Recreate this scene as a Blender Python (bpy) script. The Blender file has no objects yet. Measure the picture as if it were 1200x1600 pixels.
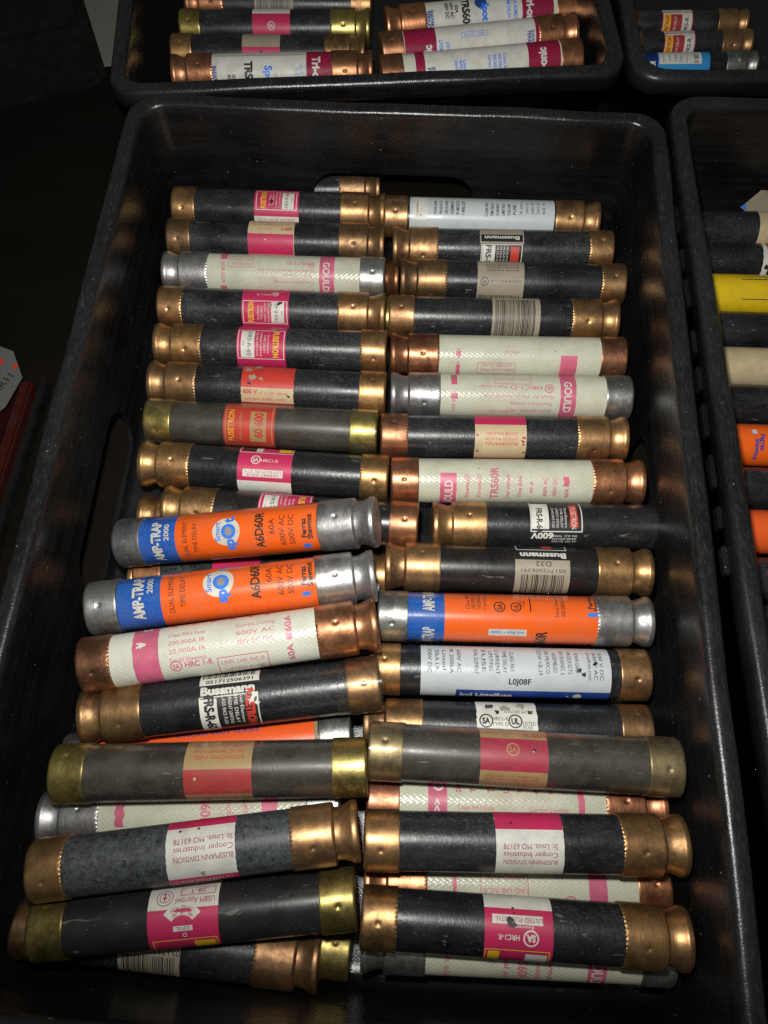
import bpy, bmesh, math, random
from mathutils import Vector, Matrix, noise as mnoise

# ------------------------------------------------------------------ scene, camera, world, lamps, exposure
scene = bpy.context.scene
MM = 0.001
cam_data = bpy.data.cameras.new("camera")
cam = bpy.data.objects.new("camera", cam_data)
scene.collection.objects.link(cam)
cam_data.sensor_fit = 'VERTICAL'
cam_data.sensor_height = 36.0
cam_data.lens = 36.0 * 1223.1 / 1600.0
cam_data.clip_start = 0.01
cam_data.clip_end = 50.0
cam.matrix_world = Matrix(((0.99916411, -0.03478706, 0.02146952, 0.0),
                           (0.04043881, 0.91796870, -0.39458608, 0.0),
                           (-0.00598186, 0.39512445, 0.91860812, 0.43458),
                           (0, 0, 0, 1)))
scene.camera = cam

world = bpy.data.worlds.new("World")
scene.world = world
world.use_nodes = True
wb = world.node_tree.nodes["Background"]
wb.inputs[0].default_value = (0.80, 0.86, 0.80, 1)
wb.inputs[1].default_value = 0.070          # a dim store room

def spot(name, loc, aim, power, size_deg, blend, radius, col):
    l = bpy.data.lights.new(name, 'SPOT')
    l.energy = power; l.spot_size = math.radians(size_deg); l.spot_blend = blend
    l.shadow_soft_size = radius; l.color = col
    o = bpy.data.objects.new(name, l)
    scene.collection.objects.link(o)
    o.location = Vector(loc)
    o.rotation_euler = (Vector(aim) - Vector(loc)).to_track_quat('-Z', 'Y').to_euler()
    return o
# the camera's own flash, a little above the lens
spot("camera_flash", (-0.018, 0.045, 0.455), (0.02, 0.300, 0.036), 8.9, 122, 1.0, 0.010, (1.0, 0.985, 0.94))

scene.view_settings.view_transform = 'Standard'
scene.view_settings.look = 'None'
scene.view_settings.exposure = 0.0
scene.view_settings.gamma = 1.0
scene.cycles.use_denoising = False            # a little grain, as in the flash photo
scene.cycles.sample_clamp_indirect = 0.3
scene.cycles.max_bounces = 8
scene.cycles.transparent_max_bounces = 16

rng = random.Random(7)
root_coll = scene.collection

# ------------------------------------------------------------------ materials
MATS = {}
def nodes_of(name):
    m = bpy.data.materials.new(name); m.use_nodes = True
    nt = m.node_tree
    return m, nt, nt.nodes["Principled BSDF"]
def N(nt, t, **kw):
    n = nt.nodes.new(t)
    for k, v in kw.items():
        setattr(n, k, v)
    return n
def mixc(nt, fac, a, b, mode='MIX'):
    n = N(nt, 'ShaderNodeMix', data_type='RGBA', blend_type=mode)
    for sock, v in ((0, fac), (6, a), (7, b)):
        if isinstance(v, bpy.types.NodeSocket): nt.links.new(v, n.inputs[sock])
        elif sock == 0: n.inputs[0].default_value = v
        else: n.inputs[sock].default_value = (*v, 1)
    return n.outputs[2]
def ramp(nt, src, p0, p1, v0=0.0, v1=1.0):
    n = N(nt, 'ShaderNodeMapRange')
    n.inputs[1].default_value = p0; n.inputs[2].default_value = p1
    n.inputs[3].default_value = v0; n.inputs[4].default_value = v1
    nt.links.new(src, n.inputs[0])
    return n.outputs[0]
def mathn(nt, op, a, b=None):
    n = N(nt, 'ShaderNodeMath', operation=op)
    for i, v in enumerate((a, b)):
        if v is None: continue
        if isinstance(v, bpy.types.NodeSocket): nt.links.new(v, n.inputs[i])
        else: n.inputs[i].default_value = v
    return n.outputs[0]
def noise4(nt, scale, detail=3.0, rough=0.6, stretch=(1, 1, 1), seedmul=37.0, dist=0.0):
    """object-space noise that differs from object to object"""
    tc = N(nt, 'ShaderNodeTexCoord'); mp = N(nt, 'ShaderNodeMapping')
    mp.inputs['Scale'].default_value = stretch
    nt.links.new(tc.outputs['Object'], mp.inputs['Vector'])
    oi = N(nt, 'ShaderNodeObjectInfo')
    w = mathn(nt, 'MULTIPLY', oi.outputs['Random'], seedmul)
    n = N(nt, 'ShaderNodeTexNoise', noise_dimensions='4D')
    n.inputs['Scale'].default_value = scale; n.inputs['Detail'].default_value = detail
    n.inputs['Roughness'].default_value = rough; n.inputs['Distortion'].default_value = dist
    nt.links.new(mp.outputs[0], n.inputs['Vector']); nt.links.new(w, n.inputs['W'])
    return n.outputs['Fac']
def bump(nt, bsdf, height, strength, dist):
    b = N(nt, 'ShaderNodeBump')
    b.inputs['Strength'].default_value = strength; b.inputs['Distance'].default_value = dist
    nt.links.new(height, b.inputs['Height']); nt.links.new(b.outputs[0], bsdf.inputs['Normal'])
    return b

def metal(name, base, tarnish, rough=0.36, amount=0.5):
    m, nt, b = nodes_of(name)
    b.inputs['Metallic'].default_value = 0.89
    big = noise4(nt, 60, 5, 0.7, dist=0.6)
    mid = noise4(nt, 170, 4, 0.7, (1.0, 0.6, 0.6), 53)
    fine = noise4(nt, 520, 3, 0.7)
    brush = noise4(nt, 120, 2, 0.5, (12, 0.6, 0.6))
    c = mixc(nt, mathn(nt, 'MULTIPLY', ramp(nt, big, 0.36, 0.62, 0.1, 1.0), ramp(nt, N(nt, 'ShaderNodeObjectInfo').outputs['Random'], 0.0, 1.0, amount * 0.35, min(1.0, amount * 1.7))), base, tarnish)
    hue = mathn(nt, 'FRACT', mathn(nt, 'MULTIPLY', N(nt, 'ShaderNodeObjectInfo').outputs['Random'], 17.3))
    c = mixc(nt, mathn(nt, 'MULTIPLY', hue, ramp(nt, big, 0.40, 0.60, 0.25, 0.85)), c, (base[0] * 0.86, base[1] * 0.74 + 0.02, base[2] * 0.85 + 0.035))
    c = mixc(nt, ramp(nt, mid, 0.46, 0.70, 0.0, 0.55), c, tuple(min(1.0, x * 1.18 + 0.03) for x in base))
    c = mixc(nt, ramp(nt, brush, 0.35, 0.7, 0.0, 0.22), c, tuple(x * 0.5 for x in base))
    c = mixc(nt, ramp(nt, mathn(nt, 'ADD', big, mathn(nt, 'MULTIPLY', fine, 0.4)), 0.66, 0.86, 0.0, 0.6), c, tuple(x * 0.35 for x in tarnish))
    lines = ramp(nt, noise4(nt, 300, 2, 0.6, (0.3, 1.6, 1.6), 71, 1.5), 0.68, 0.73, 0.0, 0.5)
    c = mixc(nt, lines, c, tuple(x * 0.3 for x in base))
    spots = ramp(nt, noise4(nt, 900, 2, 0.5, seedmul=91), 0.68, 0.75, 0.0, 0.8)
    c = mixc(nt, spots, c, (0.05, 0.03, 0.02))
    nt.links.new(c, b.inputs['Base Color'])
    r = ramp(nt, mathn(nt, 'ADD', mathn(nt, 'MULTIPLY', big, 0.6), mathn(nt, 'MULTIPLY', mid, 0.4)), 0.32, 0.68, rough - 0.03, rough + 0.20)
    nt.links.new(r, b.inputs['Roughness'])
    bump(nt, b, mathn(nt, 'ADD', mathn(nt, 'MULTIPLY', brush, 0.5), mathn(nt, 'ADD', mathn(nt, 'MULTIPLY', mid, 1.6), mathn(nt, 'MULTIPLY', fine, 0.8))), 0.28, 0.0002)
    MATS[name] = m
metal('bronze', (0.55, 0.315, 0.125), (0.18, 0.105, 0.055), 0.34, 0.6)
metal('dark_bronze', (0.39, 0.225, 0.095), (0.14, 0.09, 0.055), 0.36, 0.7)
metal('copper', (0.64, 0.285, 0.13), (0.22, 0.09, 0.045), 0.30, 0.6)
metal('dull_copper', (0.44, 0.20, 0.09), (0.16, 0.08, 0.045), 0.36, 0.7)
metal('brass', (0.47, 0.385, 0.11), (0.19, 0.14, 0.04), 0.30, 0.8)
metal('dark_brass', (0.36, 0.29, 0.14), (0.17, 0.13, 0.07), 0.42, 0.7)
metal('nickel', (0.54, 0.55, 0.52), (0.26, 0.26, 0.235), 0.33, 0.6)

def tube_mat(name, base, alt, rough, dust, dustamt, mottle=60, bumpk=0.3, coat=0.0):
    m, nt, b = nodes_of(name)
    n1 = noise4(nt, mottle, 5, 0.7)
    c = mixc(nt, ramp(nt, n1, 0.35, 0.68), base, alt)
    oi = N(nt, 'ShaderNodeObjectInfo')
    patch = ramp(nt, noise4(nt, 45, 4, 0.65, (0.6, 1, 1), 63), 0.40, 0.66)
    grit = ramp(nt, noise4(nt, 950, 4, 0.8, (0.8, 1, 1), 41), 0.42, 0.64, 0.0, dustamt)
    film = ramp(nt, noise4(nt, 150, 5, 0.75, (0.35, 1, 1), 19), 0.48, 0.76, 0.0, dustamt * 0.5)
    lvl = ramp(nt, oi.outputs['Random'], 0.0, 1.0, 0.35, 1.0)
    d = mathn(nt, 'MULTIPLY', lvl, mathn(nt, 'MAXIMUM', mathn(nt, 'MULTIPLY', patch, grit), film))
    c = mixc(nt, d, c, dust)
    sc = ramp(nt, noise4(nt, 380, 2, 0.5, (0.25, 1, 1), 23, 0.8), 0.675, 0.74, 0.0, 0.42)
    c = mixc(nt, sc, c, (0.30, 0.29, 0.27))
    sp = ramp(nt, noise4(nt, 1100, 1, 0.5, (1, 1, 1), 17), 0.715, 0.77, 0.0, 0.5)
    c = mixc(nt, sp, c, (0.33, 0.32, 0.30))
    nt.links.new(c, b.inputs['Base Color'])
    nt.links.new(ramp(nt, n1, 0.3, 0.7, rough - 0.08, rough + 0.12), b.inputs['Roughness'])
    b.inputs['Coat Weight'].default_value = coat; b.inputs['Coat Roughness'].default_value = 0.25
    bump(nt, b, noise4(nt, 700, 4, 0.7, (1, 0.6, 0.6)), bumpk, 0.00025)
    MATS[name] = m
tube_mat('black_fibre', (0.0065, 0.007, 0.0085), (0.013, 0.014, 0.017), 0.31, (0.10, 0.105, 0.11), 0.9, 60, 0.5)
tube_mat('dull_fibre', (0.026, 0.023, 0.020), (0.042, 0.037, 0.032), 0.40, (0.13, 0.12, 0.10), 0.4, 45, 0.3, 0.2)
tube_mat('dull_black_fibre', (0.013, 0.0125, 0.013), (0.022, 0.021, 0.021), 0.34, (0.12, 0.11, 0.11), 0.35, 40, 0.2)
tube_mat('mottled_fibre', (0.008, 0.009, 0.011), (0.075, 0.084, 0.092), 0.42, (0.17, 0.18, 0.185), 0.8, 420, 0.6)
tube_mat('brown_black_fibre', (0.009, 0.0078, 0.008), (0.017, 0.0145, 0.014), 0.31, (0.10, 0.09, 0.08), 0.3)

def weave_mat(name, base, dirt, bumpk):
    m, nt, b = nodes_of(name)
    uv = N(nt, 'ShaderNodeUVMap'); sx = N(nt, 'ShaderNodeSeparateXYZ')
    nt.links.new(uv.outputs[0], sx.inputs[0])           # u, v in centimetres
    k = 2 * math.pi / 0.30
    p = mathn(nt, 'SINE', mathn(nt, 'ADD', mathn(nt, 'MULTIPLY', sx.outputs[0], k), mathn(nt, 'MULTIPLY', noise4(nt, 160, 2), 2.5)))
    q = mathn(nt, 'SINE', mathn(nt, 'ADD', mathn(nt, 'MULTIPLY', sx.outputs[1], k * 1.25), mathn(nt, 'MULTIPLY', noise4(nt, 160, 2, seedmul=11), 2.5)))
    w = mathn(nt, 'MULTIPLY', p, q)
    n1 = noise4(nt, 70, 5, 0.7)
    c = mixc(nt, ramp(nt, n1, 0.45, 0.75, 0, 0.6), base, dirt)
    c = mixc(nt, ramp(nt, w, -1.0, -0.3, 0.10, 0.0), c, dirt)
    st = ramp(nt, noise4(nt, 330, 3, 0.6, (0.5, 1, 1), 51), 0.68, 0.74, 0.0, 0.55)
    c = mixc(nt, st, c, (0.16, 0.13, 0.09))
    nt.links.new(c, b.inputs['Base Color'])
    b.inputs['Roughness'].default_value = 0.30
    bump(nt, b, mathn(nt, 'ADD', w, mathn(nt, 'MULTIPLY', noise4(nt, 600, 2), 0.5)), bumpk, 0.00022)
    MATS[name] = m
weave_mat('ivory_weave', (0.58, 0.58, 0.455), (0.38, 0.36, 0.26), 0.22)
weave_mat('white_weave', (0.64, 0.64, 0.54), (0.44, 0.43, 0.34), 0.18)

def paint(name, col, rough=0.42, dirt=0.55, coat=0.0, scuff=0.5):
    m, nt, b = nodes_of(name)
    n1 = noise4(nt, 120, 5, 0.7)
    c = mixc(nt, ramp(nt, n1, 0.42, 0.74, 0.0, dirt), col, tuple(x * 0.45 + 0.02 for x in col))
    sc = ramp(nt, noise4(nt, 420, 3, 0.65, (0.6, 1, 1), 29, 0.6), 0.69, 0.74, 0.0, scuff)
    c = mixc(nt, sc, c, (0.10, 0.09, 0.08))
    nt.links.new(c, b.inputs['Base Color'])
    nt.links.new(ramp(nt, n1, 0.3, 0.7, rough - 0.06, rough + 0.1), b.inputs['Roughness'])
    b.inputs['Coat Weight'].default_value = coat; b.inputs['Coat Roughness'].default_value = 0.12
    bump(nt, b, noise4(nt, 500, 3, 0.6), 0.18, 0.0002)
    MATS[name] = m
paint('P', (0.56, 0.024, 0.105))
paint('E', (0.40, 0.03, 0.07), dirt=0.5)                 # magenta pink
paint('Q', (0.62, 0.13, 0.22), dirt=0.75)        # pink print on the fibre weave
paint('M', (0.34, 0.02, 0.05), dirt=0.3)        # maroon print
paint('R', (0.58, 0.045, 0.03))
paint('D', (0.42, 0.035, 0.04))                 # dark red
paint('O', (0.92, 0.135, 0.010), 0.30, 0.10, 0.5, 0.25)
paint('V', (0.88, 0.12, 0.02), 0.36, 0.2, 0.2, 0.3)
paint('B', (0.035, 0.22, 0.88), 0.32, 0.12, 0.4, 0.25)
paint('N', (0.02, 0.06, 0.30), 0.36, 0.15)
paint('A', (0.03, 0.28, 0.62), 0.36, 0.15)      # light blue label
paint('W', (0.70, 0.69, 0.62))
paint('G', (0.56, 0.60, 0.62), 0.34, 0.3, 0.2)
paint('C', (0.60, 0.47, 0.28))                  # cream paper
paint('T', (0.42, 0.28, 0.13))                  # tan paper
paint('U', (0.36, 0.31, 0.23))                  # grey-tan paper
paint('K', (0.015, 0.015, 0.017), dirt=0.1, scuff=0.2)
paint('Y', (0.82, 0.50, 0.02), dirt=0.2)
paint('yellow_film', (0.80, 0.55, 0.01), 0.33, 0.4, 0.4, 0.5)
paint('tan_tube', (0.56, 0.45, 0.27), 0.4, 0.6)
paint('red_paint', (0.045, 0.006, 0.004), 0.6, 0.5)
paint('paper', (0.11, 0.12, 0.108), 0.7, 0.2)
paint('ink', (0.02, 0.02, 0.025), 0.6, 0.0)
paint('floor_patch_card', (0.22, 0.245, 0.20), 0.75, 0.3)
paint('dark_case', (0.008, 0.0078, 0.007), 0.6, 0.4)

for nm in ('dark_case', 'red_paint', 'floor_patch_card'):
    MATS[nm].node_tree.nodes['Principled BSDF'].inputs['Specular IOR Level'].default_value = 0.1

def film_mat():
    m, nt, b = nodes_of('clear_film')
    nt.nodes.remove(b)
    out = nt.nodes['Material Output']
    tr = N(nt, 'ShaderNodeBsdfTransparent'); gl = N(nt, 'ShaderNodeBsdfGlossy'); df = N(nt, 'ShaderNodeBsdfDiffuse')
    tr.inputs[0].default_value = (0.96, 0.95, 0.92, 1)
    gl.inputs['Roughness'].default_value = 0.2
    df.inputs[0].default_value = (0.42, 0.38, 0.30, 1)
    fr = N(nt, 'ShaderNodeFresnel'); fr.inputs[0].default_value = 1.22
    dusty = ramp(nt, noise4(nt, 110, 5, 0.7, (0.7, 1, 1)), 0.42, 0.8, 0.0, 0.14)
    m1 = N(nt, 'ShaderNodeMixShader'); m2 = N(nt, 'ShaderNodeMixShader')
    nt.links.new(dusty, m1.inputs[0]); nt.links.new(tr.outputs[0], m1.inputs[1]); nt.links.new(df.outputs[0], m1.inputs[2])
    nt.links.new(mathn(nt, 'MINIMUM', fr.outputs[0], 0.22), m2.inputs[0]); nt.links.new(m1.outputs[0], m2.inputs[1]); nt.links.new(gl.outputs[0], m2.inputs[2])
    bp = N(nt, 'ShaderNodeBump'); bp.inputs['Strength'].default_value = 0.5; bp.inputs['Distance'].default_value = 0.0004
    nt.links.new(noise4(nt, 160, 3, 0.6, (0.5, 1, 1)), bp.inputs['Height'])
    nt.links.new(bp.outputs[0], gl.inputs['Normal'])
    nt.links.new(m2.outputs[0], out.inputs[0])
    MATS['clear_film'] = m
film_mat()

def tray_mat():
    m, nt, b = nodes_of('black_plastic')
    big = noise4(nt, 14, 5, 0.65, seedmul=3)
    streak = noise4(nt, 34, 6, 0.75, (0.35, 0.35, 5.0), 3, 0.7)
    d = ramp(nt, mathn(nt, 'ADD', mathn(nt, 'MULTIPLY', big, 0.6), mathn(nt, 'MULTIPLY', streak, 0.5)), 0.48, 0.80, 0.0, 0.42)
    c = mixc(nt, d, (0.005, 0.005, 0.0055), (0.046, 0.047, 0.048))
    sc = ramp(nt, noise4(nt, 150, 3, 0.6, (1, 0.4, 3.0), 3, 1.2), 0.66, 0.74, 0.0, 0.30)
    c = mixc(nt, sc, c, (0.11, 0.115, 0.12))
    sp = ramp(nt, noise4(nt, 520, 1, 0.5, (1, 1, 1), 5), 0.765, 0.80, 0.0, 0.7)
    c = mixc(nt, sp, c, (0.45, 0.43, 0.40))
    tc = N(nt, 'ShaderNodeTexCoord'); sz = N(nt, 'ShaderNodeSeparateXYZ'); nt.links.new(tc.outputs['Object'], sz.inputs[0])
    rim = ramp(nt, sz.outputs[2], 0.081, 0.086)            # rim scuffs, with the rim's highlight painted in as paler colour
    rub_glint = ramp(nt, noise4(nt, 900, 4, 0.8, (1, 0.25, 1), 3), 0.50, 0.72, 0.05, 0.45)
    c = mixc(nt, mathn(nt, 'MULTIPLY', rim, rub_glint), c, (0.085, 0.09, 0.095))
    nt.links.new(c, b.inputs['Base Color'])
    r = ramp(nt, mathn(nt, 'ADD', mathn(nt, 'MULTIPLY', big, 0.5), mathn(nt, 'MULTIPLY', streak, 0.5)), 0.3, 0.7, 0.15, 0.36)
    nt.links.new(r, b.inputs['Roughness'])
    h = mathn(nt, 'ADD', mathn(nt, 'MULTIPLY', noise4(nt, 900, 3, 0.7, seedmul=3), 0.4), mathn(nt, 'MULTIPLY', noise4(nt, 40, 3, 0.6, (1, 1, 2.5), 3), 1.0))
    bump(nt, b, h, 0.45, 0.0008)
    MATS['black_plastic'] = m
tray_mat()

def table_mat():
    m, nt, b = nodes_of('dark_table')
    n1 = noise4(nt, 6, 6, 0.7, (1, 3, 1), 3)
    c = mixc(nt, ramp(nt, n1, 0.35, 0.7), (0.0045, 0.0033, 0.002), (0.008, 0.006, 0.0038))
    nt.links.new(c, b.inputs['Base Color']); b.inputs['Roughness'].default_value = 0.8; b.inputs['Specular IOR Level'].default_value = 0.12
    bump(nt, b, noise4(nt, 90, 4, 0.7), 0.3, 0.001)
    MATS['dark_table'] = m
table_mat()

# ------------------------------------------------------------------ object helpers
def link(name, me, parent=None, mats=()):
    o = bpy.data.objects.new(name, me)
    root_coll.objects.link(o)
    if parent is not None: o.parent = parent
    if me is not None:
        for mt in mats:
            me.materials.append(MATS[mt])
    return o
def tag(o, label, cat, group=None, kind=None):
    if label: o['label'] = label
    if cat: o['category'] = cat
    if group: o['group'] = group
    if kind: o['kind'] = kind
def mesh_from(name, verts, faces, smooth=True, midx=None):
    me = bpy.data.meshes.new(name)
    me.from_pydata(verts, [], faces)
    if smooth: me.polygons.foreach_set('use_smooth', [True] * len(me.polygons))
    if midx: me.polygons.foreach_set('material_index', midx)
    me.update()
    return me

R_TUBE, R_CAP = 12.45, 13.15

# ------------------------------------------------------------------ end caps
def cap_mesh(name, groove, serrated, R=R_CAP, k=1.0, dimples=(0, 118, 236)):
    SEG = 128
    prof = [(0.0, R - 0.75), (0.0, R - 0.1), (0.35, R)]
    x = 0.9
    main = (17.6 if groove else 14.2) * k
    while x < main:
        prof.append((x, R)); x += 0.75
    if groove:
        prof += [(17.8*k, R - 0.05), (18.3*k, R - 0.3), (18.6*k, R - 0.75), (18.75*k, R - 1.9), (19.0*k, R - 2.25), (20.6*k, R - 2.3), (22.4*k, R - 1.9),
                 (24.2*k, R - 1.2), (25.7*k, R - 0.5), (26.2*k, R - 0.22), (26.8*k, R - 0.15), (28.3*k, R - 0.18), (28.75*k, R - 0.45), (28.95*k, R - 1.0), (28.95*k, R - 1.9),
                 (28.9*k, R * 0.6), (28.9*k, R * 0.2), (28.9*k, 0.02)]
    else:
        prof += [(14.4*k, R - 0.03), (14.9*k, R - 0.2), (15.3*k, R - 0.55), (15.5*k, R - 1.1), (15.5*k, R * 0.6), (15.5*k, R * 0.2), (15.5*k, 0.02)]
    wob = [(rng.uniform(0, 6.28), rng.uniform(0.03, 0.09), n) for n in (2, 3, 5)]
    dx = (9.5 if groove else 8.0) * k
    verts, faces = [], []
    for i, (px, pr) in enumerate(prof):
        for j in range(SEG):
            a = 2 * math.pi * j / SEG
            r, xx = pr, px
            if serrated and i in (1, 2):
                if j % 3 == 0: r -= 0.34; xx += 0.26
            if pr > 3: r += sum(am * math.sin(n * a + ph + px * 0.05) for ph, am, n in wob)
            for da in dimples:
                d = (a - math.radians(da) + math.pi) % (2 * math.pi) - math.pi
                q = math.hypot(d * R, px - dx)
                if q < 6: r += -0.75 * math.exp(-(q / 0.8) ** 2) - 0.12 * math.exp(-(q / 2.4) ** 2)
            verts.append((xx * MM, r * math.sin(a) * MM, r * math.cos(a) * MM))
    for i in range(len(prof) - 1):
        for j in range(SEG):
            j2 = (j + 1) % SEG
            faces.append((i*SEG + j, i*SEG + j2, (i+1)*SEG + j2, (i+1)*SEG + j))
    faces.append(tuple((len(prof)-1)*SEG + j for j in range(SEG)))
    return mesh_from(name, verts, faces)
CAPLEN = {'g': 28.95, 'q': 28.95, 'p': 15.5, 's': 15.5}
CAPS = {}
def get_cap(kind, mat, R, k):
    key = (kind, mat, R, k)
    if key not in CAPS:
        me = cap_mesh('end_cap', kind in 'gq', kind in 'gs', R, k)
        me.materials.append(MATS[mat])
        me.set_sharp_from_angle(angle=math.radians(52))
        CAPS[key] = me
    return CAPS[key]

# ------------------------------------------------------------------ tubes (uv in centimetres along and around)
TUBES = {}
def get_tube(x0, x1, R, mat, seg=64, caps=True, flare=0.0):
    key = (round(x0, 1), round(x1, 1), R, mat, flare)
    if key in TUBES: return TUBES[key]
    ns = 24
    me = bpy.data.meshes.new('tube')
    bm = bmesh.new(); uvl = bm.loops.layers.uv.new('UVMap')
    g = []
    ph = rng.uniform(0, 6)
    for i in range(ns + 1):
        x = x0 + (x1 - x0) * i / ns
        row = []
        for j in range(seg):
            a = 2 * math.pi * j / seg
            r = R
            if flare and i in (0, ns): r += flare * (0.5 + 0.5 * math.sin(5 * a + ph))
            xx = x + (flare * 1.5 * math.sin(3 * a + ph * 2) if flare and i in (0, ns) else 0)
            row.append(bm.verts.new((xx * MM, r * math.sin(a) * MM, r * math.cos(a) * MM)))
        g.append(row)
    for i in range(ns):
        for j in range(seg):
            j2 = (j + 1) % seg
            f = bm.faces.new((g[i][j], g[i][j2], g[i+1][j2], g[i+1][j]))
            f.smooth = True
            for lp, (ii, jj) in zip(f.loops, ((i, j), (i, j + 1), (i + 1, j + 1), (i + 1, j))):
                lp[uvl].uv = ((x0 + (x1 - x0) * ii / ns) / 10, 2 * math.pi * jj / seg * R / 10)
    if caps:
        bm.faces.new(g[0]); bm.faces.new(list(reversed(g[ns])))
    bm.normal_update()
    bm.to_mesh(me); bm.free()
    me.materials.append(MATS[mat])
    TUBES[key] = me
    return me

# ------------------------------------------------------------------ printing: flat shapes wrapped round the tube
TXT = {}
_tc = bpy.data.curves.new('lettering_source', 'FONT'); _to = bpy.data.objects.new('lettering_source', _tc)
root_coll.objects.link(_to)
_tc.resolution_u = 3
def text_mesh(s, bold):
    """2-D triangles of a string, cap height 1, centred"""
    key = (s, bold)
    if key in TXT: return TXT[key]
    _tc.body = s; _tc.size = 1.0; _tc.offset = bold
    dg = bpy.context.evaluated_depsgraph_get()
    _to.data.update_tag() if hasattr(_to.data, 'update_tag') else None
    dg.update()
    ev = _to.evaluated_get(dg); me = ev.to_mesh()
    vs = [(v.co.x, v.co.y) for v in me.vertices]
    fs = [tuple(p.vertices) for p in me.polygons]
    ev.to_mesh_clear()
    if not vs: vs = [(0, 0)]
    CAPH = 0.73
    xa, xb = min(v[0] for v in vs), max(v[0] for v in vs)
    vs = [((x - (xa + xb) / 2) / CAPH, y / CAPH - 0.5) for x, y in vs]
    TXT[key] = (vs, fs, (xb - xa) / CAPH)
    return TXT[key]

def s2a(s):
    if s > 1: return math.pi / 2 * s
    if s < -1: return math.pi / 2 * s
    return math.asin(s)

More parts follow.
